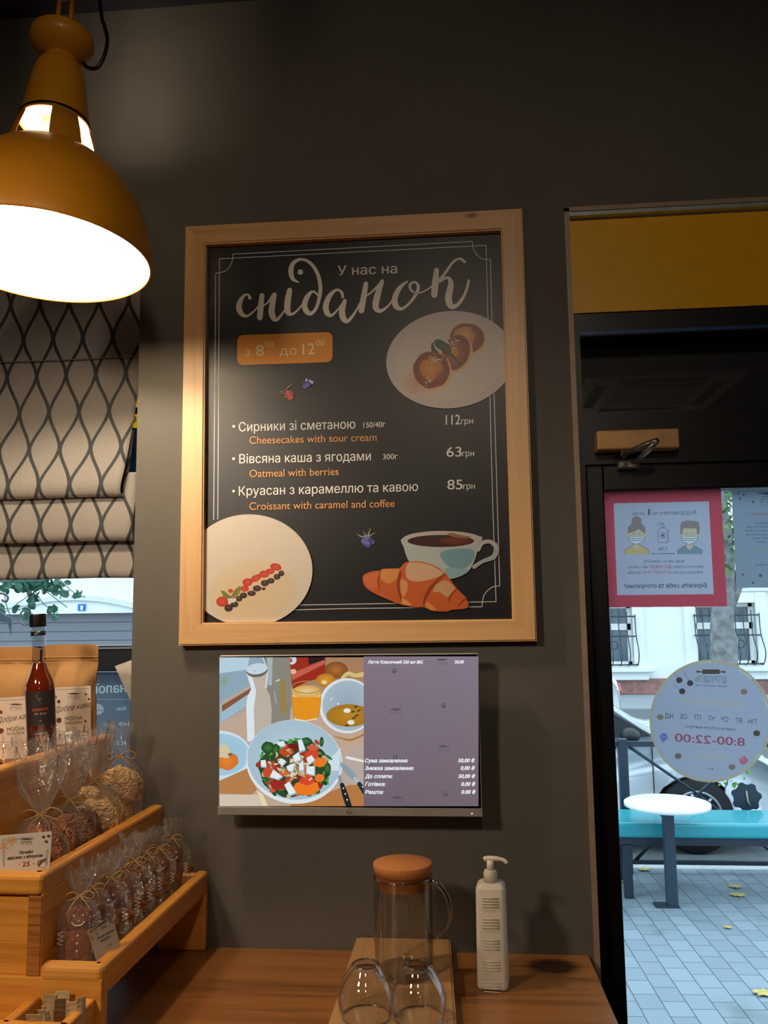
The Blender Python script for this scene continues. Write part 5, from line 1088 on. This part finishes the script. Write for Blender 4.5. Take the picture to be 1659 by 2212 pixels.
# ------------------------------------------------------------ outside: pavement, road, facade
def paver_mat():
    m, nt, b, o = newmat('concrete_pavers'); L = nt.links; v = mp(nt, (1, 1, 1), rot=(0, 0, math.radians(88)))
    br = N(nt, 'ShaderNodeTexBrick', offset=.5); L.new(v.outputs[0], br.inputs['Vector'])
    for k_, q in (('Scale', 1.0), ('Mortar Size', .0035), ('Mortar Smooth', .3), ('Brick Width', .17), ('Row Height', .125), ('Bias', 0.0)): br.inputs[k_].default_value = q
    br.inputs['Color1'].default_value = col4('#83929c'); br.inputs['Color2'].default_value = col4('#74838d'); br.inputs['Mortar'].default_value = col4('#4a555d')
    n = N(nt, 'ShaderNodeTexNoise', i_Scale=1.7, i_Detail=5.0, i_Distortion=.5); L.new(v.outputs[0], n.inputs['Vector']); r = ramp(nt, [(.34, (.62, .66, .62)), (.48, (1, 1, 1))]); L.new(n.outputs['Fac'], r.inputs[0])
    mx = N(nt, 'ShaderNodeMix', data_type='RGBA', blend_type='MULTIPLY'); mx.inputs[0].default_value = 1; L.new(br.outputs[0], mx.inputs[6]); L.new(r.outputs[0], mx.inputs[7]); L.new(mx.outputs[2], b.inputs['Base Color'])
    b.inputs['Roughness'].default_value = .75; bp = N(nt, 'ShaderNodeBump', i_Strength=.5, i_Distance=.004, invert=True); L.new(br.outputs['Fac'], bp.inputs['Height']); L.new(bp.outputs[0], b.inputs['Normal'])
    return m
GZ = -.4
def so(mb, name, m): o = mb.build(name, m); o['kind'] = 'structure'; return o
so(MB().box(-14, 14, WT, 5.46, GZ-.3, GZ), 'pavement', paver_mat())
so(MB().box(-14, 14, 5.46, 5.60, GZ-.3, GZ+.012, .01), 'kerb', plain('pale_kerb_stone', '#b9c0c0', .7, bump=.4, bs=60))
ASPH = plain('asphalt', '#5d6468', .85, var=.15, vs=12, bump=.8, bs=120)
so(MB().box(-40, 40, 5.60, 17.5, GZ-.5, GZ-.06), 'road', ASPH)
so(MB().box(-40, 40, 17.5, 20.8, GZ-.4, GZ-.0, .02), 'far_pavement', plain('far_pavement_grey', '#8b9296', .8))
FY = 20.8; FW = plain('white_render', '#dfe3e2', .8, var=.03, vs=2); GRAN = plain('red_granite_plinth', '#8c645e', .6, var=.25, vs=8)
pzt = onY(1450, 1465, FY).z
bld = thing('white_building', 'white rendered town house across the street with barred windows and red granite plinth', 'building', (0, FY, GZ))
gx0, gx1, gzb, gzt = onY(-260, 1400, FY).x, onY(420, 1392, FY).x, GZ, onY(180, 1325, FY).z
wx = [(onY(1230, 1330, FY).x, onY(1364, 1330, FY).x), (onY(1500, 1330, FY).x, onY(1630, 1330, FY).x)]
wzb, wzt = onY(1400, 1437, FY).z, onY(1570, 1303, FY).z
cuts = [(gx0, gx1, GZ, gzt)]+[(a, b, wzb, wzt) for a, b in wx]
mb = MB(); xs = sorted([-38.0, 38.0]+[q for c in cuts for q in c[:2]])
for i in range(len(xs)-1):
    a, b = xs[i], xs[i+1]; c = [q for q in cuts if q[0] <= (a+b)/2 <= q[1]]
    if c: 
        if c[0][2] > GZ: mb.box(a, b, FY, FY+.5, GZ, c[0][2])
        mb.box(a, b, FY, FY+.5, c[0][3], 12)
    else: mb.box(a, b, FY, FY+.5, GZ, 12)
mb.build('wall', FW, bld)
mb = MB(); mb.box(gx1+.3, 38, FY-.08, FY-.001, GZ, pzt, .02); mb.box(-38, gx0-.3, FY-.08, FY-.001, GZ, pzt, .02); mb.build('plinth', GRAN, bld)
cz = onY(1575, 1268, FY).z; cz1 = onY(1575, 1248, FY).z
MB().box(gx1+.6, 38, FY-.28, FY-.001, cz1-.1, cz1+.06, .02).box(gx1+.6, 38, FY-.16, FY-.001, cz, cz1-.09, .02).build('string_course', FW, bld)
GRL = plain('black_grille_iron', '#3b4148', .5); WG = plain('dark_window_glass', '#5c6c78', .1, var=.3, vs=1.2)
for k_, (a, b) in enumerate(wx):
    w_ = MB(); fr = .28
    w_.box(a-fr, a, FY-.10, FY+.05, wzb-.05, wzt+fr, .02); w_.box(b, b+fr, FY-.10, FY+.05, wzb-.05, wzt+fr, .02); w_.box(a, b, FY-.10, FY+.05, wzt, wzt+fr, .02); w_.box(a-fr-.1, b+fr+.1, FY-.14, FY, wzt+fr, wzt+fr+.16, .03)
    s_ = w_.build('window_surround', FW, bld)
    MB().box(a-fr-.15, b+fr+.15, FY-.30, FY+.05, wzb-.16, wzb-.03, .03).box(a-fr-.05, b+fr+.05, FY-.18, FY, wzb-.36, wzb-.15, .03).build('sill', FW, s_)
    MB().box(a, b, FY+.25, FY+.27, wzb, wzt).build('pane', WG, s_)
    hh = wzt-wzb; m_ = MB()
    for x0_, x1_ in ((a, a+.09), (b-.09, b), ((a+b)/2-.06, (a+b)/2+.06)): m_.box(x0_, x1_, FY+.18, FY+.27, wzb, wzt)
    for z0_ in (wzb, wzb+hh*.58, wzt-.09): m_.box(a, b, FY+.18, FY+.27, z0_, z0_+(.16 if 0 < (z0_-wzb) < hh*.8 else .09))
    m_.build('window_frame', WHITEM, s_)
    m_ = MB(); nb = 9
    for i in range(nb):
        x = a-.05+(b-a+.1)*i/(nb-1)
        m_.tube(spl([(x, FY-.02, wzb+.02), (x, FY-.30, wzb+.03), (x, FY-.48, wzb+hh*.22), (x, FY-.22, wzb+hh*.5), (x, FY-.18, wzt-.25+.2*math.sin(PI*i/(nb-1)))], 5), .014, 5)
    for z_, y_ in ((wzb+.03, .30), (wzb+hh*.48, .24), (wzt-.30, .18)): m_.tube([(a-.05, FY-.02, z_), (a-.05, FY-y_, z_), (b+.05, FY-y_, z_), (b+.05, FY-.02, z_)], .018, 5)
    for cx in (.35, .65): m_.tube([(a+(b-a)*cx+.1*math.cos(t*PI/8), FY-.40, wzb+hh*.34+.1*math.sin(t*PI/8)) for t in range(16)], .016, 5, closed=True)
    m_.build('window_grille', GRL, s_)
# garage with arched head and number plate
DG = plain('grey_garage_shutter', '#6f7076', .55, var=.05)
mb = MB()
for i in range(9):
    z0_ = GZ+.01+(gzt-GZ)*i/9; mb.box(gx0, gx1, FY+.28, FY+.33, z0_, z0_+(gzt-GZ)/9-.012, .01)
mb.box(gx0, gx1, FY+.32, FY+.34, GZ, gzt).build('garage_shutter', DG, bld)
A0 = [onY(x, y, FY) for x, y in ((-200, 1345), (60, 1308), (110, 1300), (160, 1297), (220, 1300), (283, 1312), (420, 1345))]
mb = MB(); P3 = spl([(q.x, q.z) for q in A0], 6)
for i in range(len(P3)-1):
    (a, z_), (b, z2) = P3[i], P3[i+1]; vs = [(a, FY-.01, z_), (b, FY-.01, z2), (b, FY-.10, z2), (a, FY-.10, z_), (a, FY-.01, z_+.14), (b, FY-.01, z2+.14), (b, FY-.10, z2+.14), (a, FY-.10, z_+.14)]
    mb.add(vs, [(0, 1, 2, 3), (7, 6, 5, 4), (3, 2, 6, 7), (0, 4, 5, 1), (0, 3, 7, 4), (1, 5, 6, 2)])
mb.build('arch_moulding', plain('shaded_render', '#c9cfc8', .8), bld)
P = onY(176, 1312, FY-.05); Q = onY(184, 1319, FY-.05); hw_, hh_ = abs(Q.x-P.x), abs(P.z-Q.z)
npl = thing('house_number_plate', 'small blue house number plate reading 1 above the garage', 'sign', (P.x, FY-.03, P.z))
MB().box(P.x-hw_, P.x+hw_, FY-.05, FY-.01, P.z-hh_, P.z+hh_, .01).build('plate', plain('blue_enamel', '#2d62b8', .4), npl)
cv = Cv(planeY(FY-.052), step=1e-3); cv.text('1', 174.3, 1317.5, 178.3, 1317.5, 10, '#e8eef4', bold=.03); cv.build('numeral', PAPER, npl)
# wrought bracket with scrolls on the cafe front
IR = plain('grey_painted_iron', '#7d8794', .5); YB_ = 1.1
br_ = thing('wrought_iron_bracket', 'grey wrought-iron scroll bracket hanging outside the blind window', 'bracket', tuple(onY(20, 1345, YB_)))
def ob(L_, r): return [tuple(onY(x, y, YB_)) for x, y in spl(L_, 6)], r
mb = MB()
for L_, r in (([(-60, 1256), (0, 1256), (40, 1256), (88, 1254)], .0022), ([(-20, 1282), (5, 1282), (17, 1290), (13, 1300), (4, 1296)], .004), ([(62, 1322), (50, 1320), (45, 1326), (52, 1333)], .0028), ([(44, 1345), (55, 1350), (66, 1345), (75, 1340), (68, 1325)], .0035), ([(25, 1334), (25, 1372)], .0014), ([(16, 1342), (24, 1370)], .0012)):
    q, r = ob(L_, r); mb.tube(q, r, 6)
mb.build('scrollwork', IR, br_)
q4 = [(-60, 1318), (0, 1320), (12, 1330), (26, 1334), (22, 1366), (16, 1345), (-4, 1342), (-60, 1350)]
mb = MB(); a = [onY(x, y, YB_) for x, y in q4]; mb.add(a+[v+Vector((0, .004, 0)) for v in a], [tuple(range(8)), tuple(range(15, 7, -1))]+[(i, (i+1) % 8, (i+1) % 8+8, i+8) for i in range(8)]).build('shield_plate', IR, br_)

# ------------------------------------------------------------ trees
LEAFG = plain('green_leaf', '#35604c', .5, var=.35, vs=8); LEAFD = plain('street_leaf', '#56704c', .55, var=.3, vs=9); BARK = plain('grey_peeling_bark', '#7d7f80', .9, var=.35, vs=9, bump=1.0, bs=14)
def leaf(mb, c, s, rnd, droop=0):
    u = Vector((rnd.uniform(-1, 1), rnd.uniform(-1, 1), rnd.uniform(-1, 1))).normalized(); w = u.orthogonal().normalized(); w = (Matrix.Rotation(rnd.uniform(0, 6.28), 3, u) @ w); h = .15*s*u.cross(w)
    c = Vector(c); P3 = [c-u*s*.5, c-u*s*.25+w*s*.32+h, c+u*s*.15+w*s*.36+h, c+u*s*.6, c+u*s*.15-w*s*.36+h, c-u*s*.25-w*s*.32+h]
    mb.add(P3, [(0, 1, 2, 3), (0, 3, 4, 5)])
rnd = random.Random(5); YT = 4.2
br = thing('tree_branch', 'leafy green tree branch hanging down outside the blind window', 'tree', tuple(onY(-140, 1100, YT)))
def o3(x, y, d=0): return tuple(onY(x, y, YT+d))
mb = MB(); mb.tube([o3(-420, 2350), o3(-400, 1700), o3(-360, 1300), o3(-250, 1150), o3(-140, 1100), o3(0, 1150), o3(60, 1240)], [.16, .15, .13, .08, .05, .025, .010], 8)
for L_ in ([(60, 1240), (75, 1275), (95, 1305), (125, 1325)], [(60, 1240), (90, 1270), (110, 1285), (145, 1312)], [(60, 1240), (66, 1280), (35, 1305)], [(0, 1180), (5, 1240), (12, 1300), (22, 1330)], [(60, 1240), (120, 1250), (160, 1280), (184, 1290)], [(75, 1275), (60, 1310), (68, 1350)]): mb.tube([o3(*q) for q in spl(L_, 4)], .0035, 5)
mb.build('branch', BARK, br)
mb = MB()
for cx, cy, sx, sy, n_ in ((75, 1262, 26, 9, 90), (60, 1248, 45, 7, 90), (110, 1268, 22, 8, 40), (40, 1265, 20, 9, 26), (70, 1300, 10, 14, 18), (140, 1282, 6, 5, 5), (165, 1284, 12, 3, 6), (12, 1270, 6, 8, 7), (115, 1318, 8, 4, 6), (5, 1320, 8, 12, 12), (32, 1318, 4, 6, 3), (122, 1335, 4, 3, 3), (60, 1330, 5, 12, 6), (-60, 1200, 80, 50, 200)):
    for i in range(n_): leaf(mb, o3(rnd.gauss(cx, sx*.7), rnd.gauss(cy, sy*.7), rnd.uniform(-.2, .2)), rnd.uniform(.045, .075), rnd)
mb.build('leaves', LEAFG, br)
YT2 = 13.2; P = onY(1572, 1480, YT2)
t2 = thing('street_tree', 'grey-barked street tree across the road between the two barred windows', 'tree', (P.x, YT2, GZ-.06))
pts = [(P.x+.02, YT2, GZ-.06), (P.x, YT2, .4), (P.x-.02, YT2, 1.0), (P.x-.02, YT2, 1.5), (P.x+.05, YT2, 2.4), (P.x+.02, YT2, 4.0)]
mb = MB(); pp = spl(pts, 8); n0 = len(mb.v); mb.tube(pp, [.24-.10*i/(len(pp)-1) for i in range(len(pp))], 18)
for i, v in enumerate(mb.v):
    q = .05*noise.noise((v.x*5, v.y*5, v.z*3))+.02*noise.noise((v.x*16, v.y*16, v.z*6)); c = Vector((P.x, YT2, v.z)); dn = (v-c).normalized(); v += dn*q
mb.tube([(P.x, YT2, 1.5), (P.x+.3, YT2+.1, 2.1), (P.x+.6, YT2, 3.1)], [.13, .10, .06], 10); mb.build('trunk', BARK, t2)
mb = MB()
for i in range(2600):
    a = rnd.uniform(0, 6.28); r = 2.2*rnd.random()**.5; z_ = rnd.uniform(2.2, 5.4); s_ = 1-((z_-3.6)/2.2)**2
    leaf(mb, (P.x+r*math.cos(a)*max(.3, s_), YT2+r*math.sin(a)*max(.3, s_), z_), rnd.uniform(.08, .16), rnd)
mb.build('crown', LEAFD, t2)

# ------------------------------------------------------------ cars
CARW = plain('silver_car_paint', '#aeb9c0', .25, metal=.3, var=0, coat=.8); CARG = plain('car_window_glass', '#10181e', .25, var=0, coat=0, spec=.25); TYRE = plain('tyre_rubber', '#15181b', .8); RIM = plain('alloy_rim', '#8f98a2', .3, metal=.7); TRIM = plain('black_car_plastic', '#14181c', .5)
def car(label, loc, rz, paint):
    t = thing('car', label, 'car', loc)          # local: length along x, front at +x, camera side at -y
    prof = [(-2.05, .35), (-2.12, .62), (-2.08, .95), (-1.95, 1.05), (-1.55, 1.12), (-1.05, 1.40), (-.2, 1.47), (.35, 1.42), (1.05, .98), (1.55, .92), (2.0, .76), (2.12, .55), (2.10, .30), (1.85, .22), (-1.85, .24)]
    def arc(cx): return [(cx+.365*math.cos(t*PI/12), .30+.365*math.sin(t*PI/12)) for t in range(13)]
    pr = spl(prof[:13]+[(1.78, .25)], 5)+arc(1.33)+[(.94, .24), (-.89, .24)]+arc(-1.28)+[(-1.70, .24), (-1.98, .28)]; vs = []; fs = []; rows = [(-.87, .90, -.02), (-.885, .97, 0), (-.86, 1, 0), (-.60, 1, .02), (0, 1, .045), (.60, 1, .02), (.86, 1, 0), (.885, .97, 0), (.87, .90, -.02)]
    arch = [(-1.28, .33), (1.33, .33)]; n = len(pr)
    for y, k_, dz in rows:
        for x, z in pr:
            yy = y*(1 if z < .95 else 1-.28*(z-.95)/.5); xx = x*(1-.03*(abs(y)/.88)**4*(abs(x) > 1.6)); vs.append((xx*(1 if abs(y) < .88 else .985), yy, .3+(z-.3)*(1 if abs(y) < .86 else .985)+dz*(z > .6)))
    m = len(rows)
    for j in range(m-1):
        for i in range(n): fs.append((j*n+i, (j+1)*n+i, (j+1)*n+(i+1) % n, j*n+(i+1) % n))
    fs += [tuple(range(n)), tuple((m-1)*n+i for i in range(n))[::-1]]
    body = MB().add(vs, fs, 0, None, True).build('body', paint, t, org=(0, 0, 0), smooth=True)
    MB().box(-1.95, 1.9, -.80, .80, .26, .40).box(.95, 1.71, -.80, .80, .25, .68).box(-1.66, -.90, -.80, .80, .25, .68).build('underbody', TRIM, t, org=(0, 0, 0))
    for s_ in (-1, 1):
        side = lambda L_: [Vector((x, s_*(.892 if z < .95 else .892*(1-.28*(z-.95)/.5)), .3+(z-.3)*.985)) for x, z in L_]
        for nm_, L_ in (('front_side_window', [(-.18, .98), (.86, .98), (.98, .99), (.42, 1.34), (.32, 1.36), (-.18, 1.40)]), ('rear_side_window', [(-1.25, .98), (-.28, .98), (-.28, 1.40), (-.95, 1.35), (-1.30, 1.12)])):
            a = side(L_); q = len(a); MB().add(a+[v-Vector((0, s_*.03, 0)) for v in a], [tuple(range(q)), tuple(range(2*q-1, q-1, -1))]+[(i, (i+1) % q, (i+1) % q+q, i+q) for i in range(q)]).build(nm_, CARG, t, org=(0, 0, 0))
        MB().ell((.78, s_*.99, 1.0), (.085, .10, .065)).build('wing_mirror', paint if s_ > 0 else TRIM, t, org=(0, 0, 0))
        MB().ell((1.97, s_*.70, .68), (.15, .16, .085)).build('headlight', plain('headlight_lens', '#dfe6ea', .1, var=0, coat=1), t, org=(0, 0, 0)); MB().ell((-2.03, s_*.72, .86), (.07, .14, .13)).build('tail_light', plain('red_tail_lens', '#b01c20', .15, var=0, coat=1), t, org=(0, 0, 0))
        mb = MB()
        for x in (.98, -.23, -1.0): mb.box(x-.004, x+.004, s_*.884-.004, s_*.884+.004, .32, .93)
        mb.build('door_gap', TRIM, t, org=(0, 0, 0)); MB().box(-.12, .06, s_*.895-.012, s_*.895+.012, .80, .83, .006).build('door_handle', paint, t, org=(0, 0, 0))
        for x, z in arch:
            w_ = MB().lathe([(0, -.09), (.20, -.10), (.30, -.10), (.318, -.06), (.318, .06), (.30, .10), (0, .10)], (x, s_*.79, .318), 40, M=Matrix.Rotation(PI/2, 3, 'X')).build('wheel', TYRE, t, org=(0, 0, 0))
            mb = MB().tube([(x+.20*math.cos(q*PI/16), s_*.893, .318+.20*math.sin(q*PI/16)) for q in range(32)], .014, 6, closed=True)
            for q in range(7): a = q*2*PI/7; mb.tube([(x, s_*.895, .318), (x+.19*math.cos(a), s_*.893, .318+.19*math.sin(a))], .018, 5)
            mb.build('rim', RIM, w_, org=(0, 0, 0))
    t.rotation_euler = (0, 0, rz); return t
Pc = onY(1508, 1790, 6.12)
car('silver car parked at the kerb behind the black railing and turquoise bench', (Pc.x-1.33, 7.0, GZ-.06), 0, CARW)
Pf = onY(1352, 1500, 12.0); car('white car across the street, only its rear beside the door frame', (Pf.x-2.13, 12.9, GZ-.06), PI, plain('white_car_paint', '#e6eaec', .3, var=0, coat=.8))

# ------------------------------------------------------------ railing, bench, table
RB = plain('black_railing_paint', '#1d2b38', .45); FEY = 5.38
zt_ = onY(1400, 1607, FEY).z; zm_ = onY(1400, 1862, FEY).z; px_ = onY(1346, 1650, FEY).x; zb2 = zm_
rl = thing('street_railing', 'black steel railing with crossed braces and gear ornament along the kerb', 'railing', (px_, FEY, GZ))
PW = 2.35
for k_ in range(-3, 4):
    x = px_+k_*PW; MB().box(x-.035, x+.035, FEY-.035, FEY+.035, GZ, zt_+.04, .006).build('post', RB, rl)
mb = MB().box(px_-3*PW, px_+3*PW, FEY-.015, FEY+.015, zt_-.02, zt_+.02); mb.build('top_rail', RB, rl); MB().box(px_-3*PW, px_+3*PW, FEY-.015, FEY+.015, zm_-.015, zm_+.015).build('bottom_rail', RB, rl)
for k_ in range(-3, 3):
    a = px_+k_*PW; b = a+PW; mid = (a+b)/2; mb = MB()
    jx_ = a+.57*1.0; zj = onY(1470, 1715, FEY).z
    mb.tube([(a+.05, FEY, zt_-.02), (mid-.62, FEY, zj), (mid-.2, FEY, zt_-.02)], .014, 6); mb.tube([(b-.05, FEY, zt_-.02), (mid+.62, FEY, zj), (mid+.2, FEY, zt_-.02)], .014, 6)
    mb.tube([(a+.05, FEY, zm_), (mid-.62, FEY, zj), (mid, FEY, zm_), (mid+.62, FEY, zj), (b-.05, FEY, zm_)], .014, 6); mb.tube([(mid, FEY, zm_), (mid, FEY, zt_)], .016, 6); mb.build('cross_brace', RB, rl)
P = onY(1612, 1722, FEY-.05); mb = MB(); n = 28
for s_ in (0,): mb.prism([(P.x+(.095+.018*(i % 4 < 2))*math.cos(2*PI*i/n), P.z+(.095+.018*(i % 4 < 2))*math.sin(2*PI*i/n)) for i in range(n)], lambda a, b, d: Vector((a, d, b)), FEY-.06, FEY-.045)
mb.build('gear_ornament', RB, rl); MB().tube([(P.x, FEY-.062, P.z+.05), (P.x+.004, FEY-.068, P.z-.03), (P.x+.02, FEY-.068, P.z-.06)], .007, 6).build('hook', SILVER, rl)
mb = MB(); pl = thing('trailing_plant', 'small trailing ivy hanging on the railing above the gear ornament', 'plant', (P.x, FEY-.07, zt_))
for i in range(60): leaf(mb, (P.x-.12+rnd.gauss(0, .07), FEY-.09+rnd.gauss(0, .03), P.z+.1+rnd.random()*.32), rnd.uniform(.02, .045), rnd)
mb.build('leaves', plain('ivy_leaf', '#4f8a3a', .5, var=.3), pl); MB().tube([(P.x-.05, FEY-.03, zt_-.02), (P.x-.1, FEY-.08, P.z+.25), (P.x-.17, FEY-.09, P.z+.05)], .004, 5).build('stem', LEAFD, pl)
BY0, BY1 = 4.72, 5.18; bz = onY(1450, 1780, BY0).z; bzb = onY(1450, 1812, BY0).z; bsp = onY(1449, 1790, BY0).x
CY = plain('turquoise_vinyl', '#2a93a0', .32, var=.03, coat=.3)
bn = thing('bench', 'long turquoise padded bench on a dark steel frame outside the door', 'bench', (bsp, (BY0+BY1)/2, GZ))
for a, b in ((bsp-1.85, bsp-.006), (bsp+.006, bsp+1.9), (bsp+1.912, bsp+3.6)): MB().box(a, b, BY0, BY1, bzb, bz+.004, .022).build('seat_cushion', CY, bn)
mb = MB().box(bsp-1.85, bsp+3.6, BY0+.02, BY0+.06, bzb-.05, bzb-.001).box(bsp-1.85, bsp+3.6, BY1-.06, BY1-.02, bzb-.05, bzb-.001); mb.build('seat_frame', RB, bn)
for x in (bsp-1.75, bsp-.3, bsp+1.88, bsp+3.5):
    for y in (BY0+.04, BY1-.04): MB().box(x-.03, x+.03, y-.02, y+.02, GZ, bzb-.045).build('leg', RB, bn)
TX_ = onY(1437, 1850, 4.60); TZ = onY(1440, 1732, 4.60).z; rr = (onY(1533, 1732, 4.6).x-onY(1349, 1732, 4.6).x)/2; tcx = (onY(1533, 1732, 4.6).x+onY(1349, 1732, 4.6).x)/2
tb = thing('cafe_table', 'round white cafe table on a dark steel pole in front of the bench', 'table', (tcx, 4.60, GZ))
MB().lathe([(0, TZ-GZ), (rr-.008, TZ-GZ), (rr, TZ-GZ-.005), (rr, TZ-GZ-.028), (rr-.02, TZ-GZ-.034), (0, TZ-GZ-.034)], seg=72).build('tabletop', plain('white_tabletop', '#e2e6e4', .3, var=.02), tb, org=(0, 0, 0))
MB().box(-.035, .035, -.035, .035, .01, TZ-GZ-.034, .004).build('pole', plain('slate_steel', '#2b3948', .45), tb, org=(0, 0, 0)); MB().box(-.12, .04, -.05, .05, 0, .012, .003).build('base_plate', RB, tb, org=(0, 0, 0))
FL = plain('yellow_fallen_leaf', '#b9a65e', .7, var=.2)
for px, py, s_, lb in ((1349, 1904, .05, 'yellow fallen leaf on the pavers beside the door frame, near the bench leg'), (1588, 1915, .07, 'wide yellow fallen leaf on the pavers, farther of the close pair'), (1593, 1933, .08, 'pale curled fallen leaf on the pavers, nearer of the close pair'), (1572, 2003, .04, 'tiny brown fallen leaf in the middle of the pavers'), (1649, 2145, .08, 'yellow fallen leaf closest to the cafe threshold on the pavers'), (1390, 1878, .07, 'brownish leaf by the foot of the cafe table')):
    P = onZ(px, py, GZ+.008); n = 14; mb = MB(); vs = [(0, 0, .006)]
    for i in range(n): a = 2*PI*i/n; r = s_*(.5+.28*(i % 2)+.15*noise.noise((i*.7, px, 0))); vs.append((r*math.cos(a), r*.8*math.sin(a), .004+.02*s_*10*abs(noise.noise((i*.9, py, 1)))*.1))
    solo_ = mb.add([(v[0]+P.x, v[1]+P.y, v[2]+P.z) for v in vs], [(0, 1+i, 1+(i+1) % n) for i in range(n)]); o = solo_.build('fallen_leaf', FL, org=tuple(P)); o['label'] = lb; o['category'] = 'leaf'; o['group'] = 'fallen leaves on the pavement'
    sm = o.modifiers.new('thickness', 'SOLIDIFY'); sm.thickness = .001
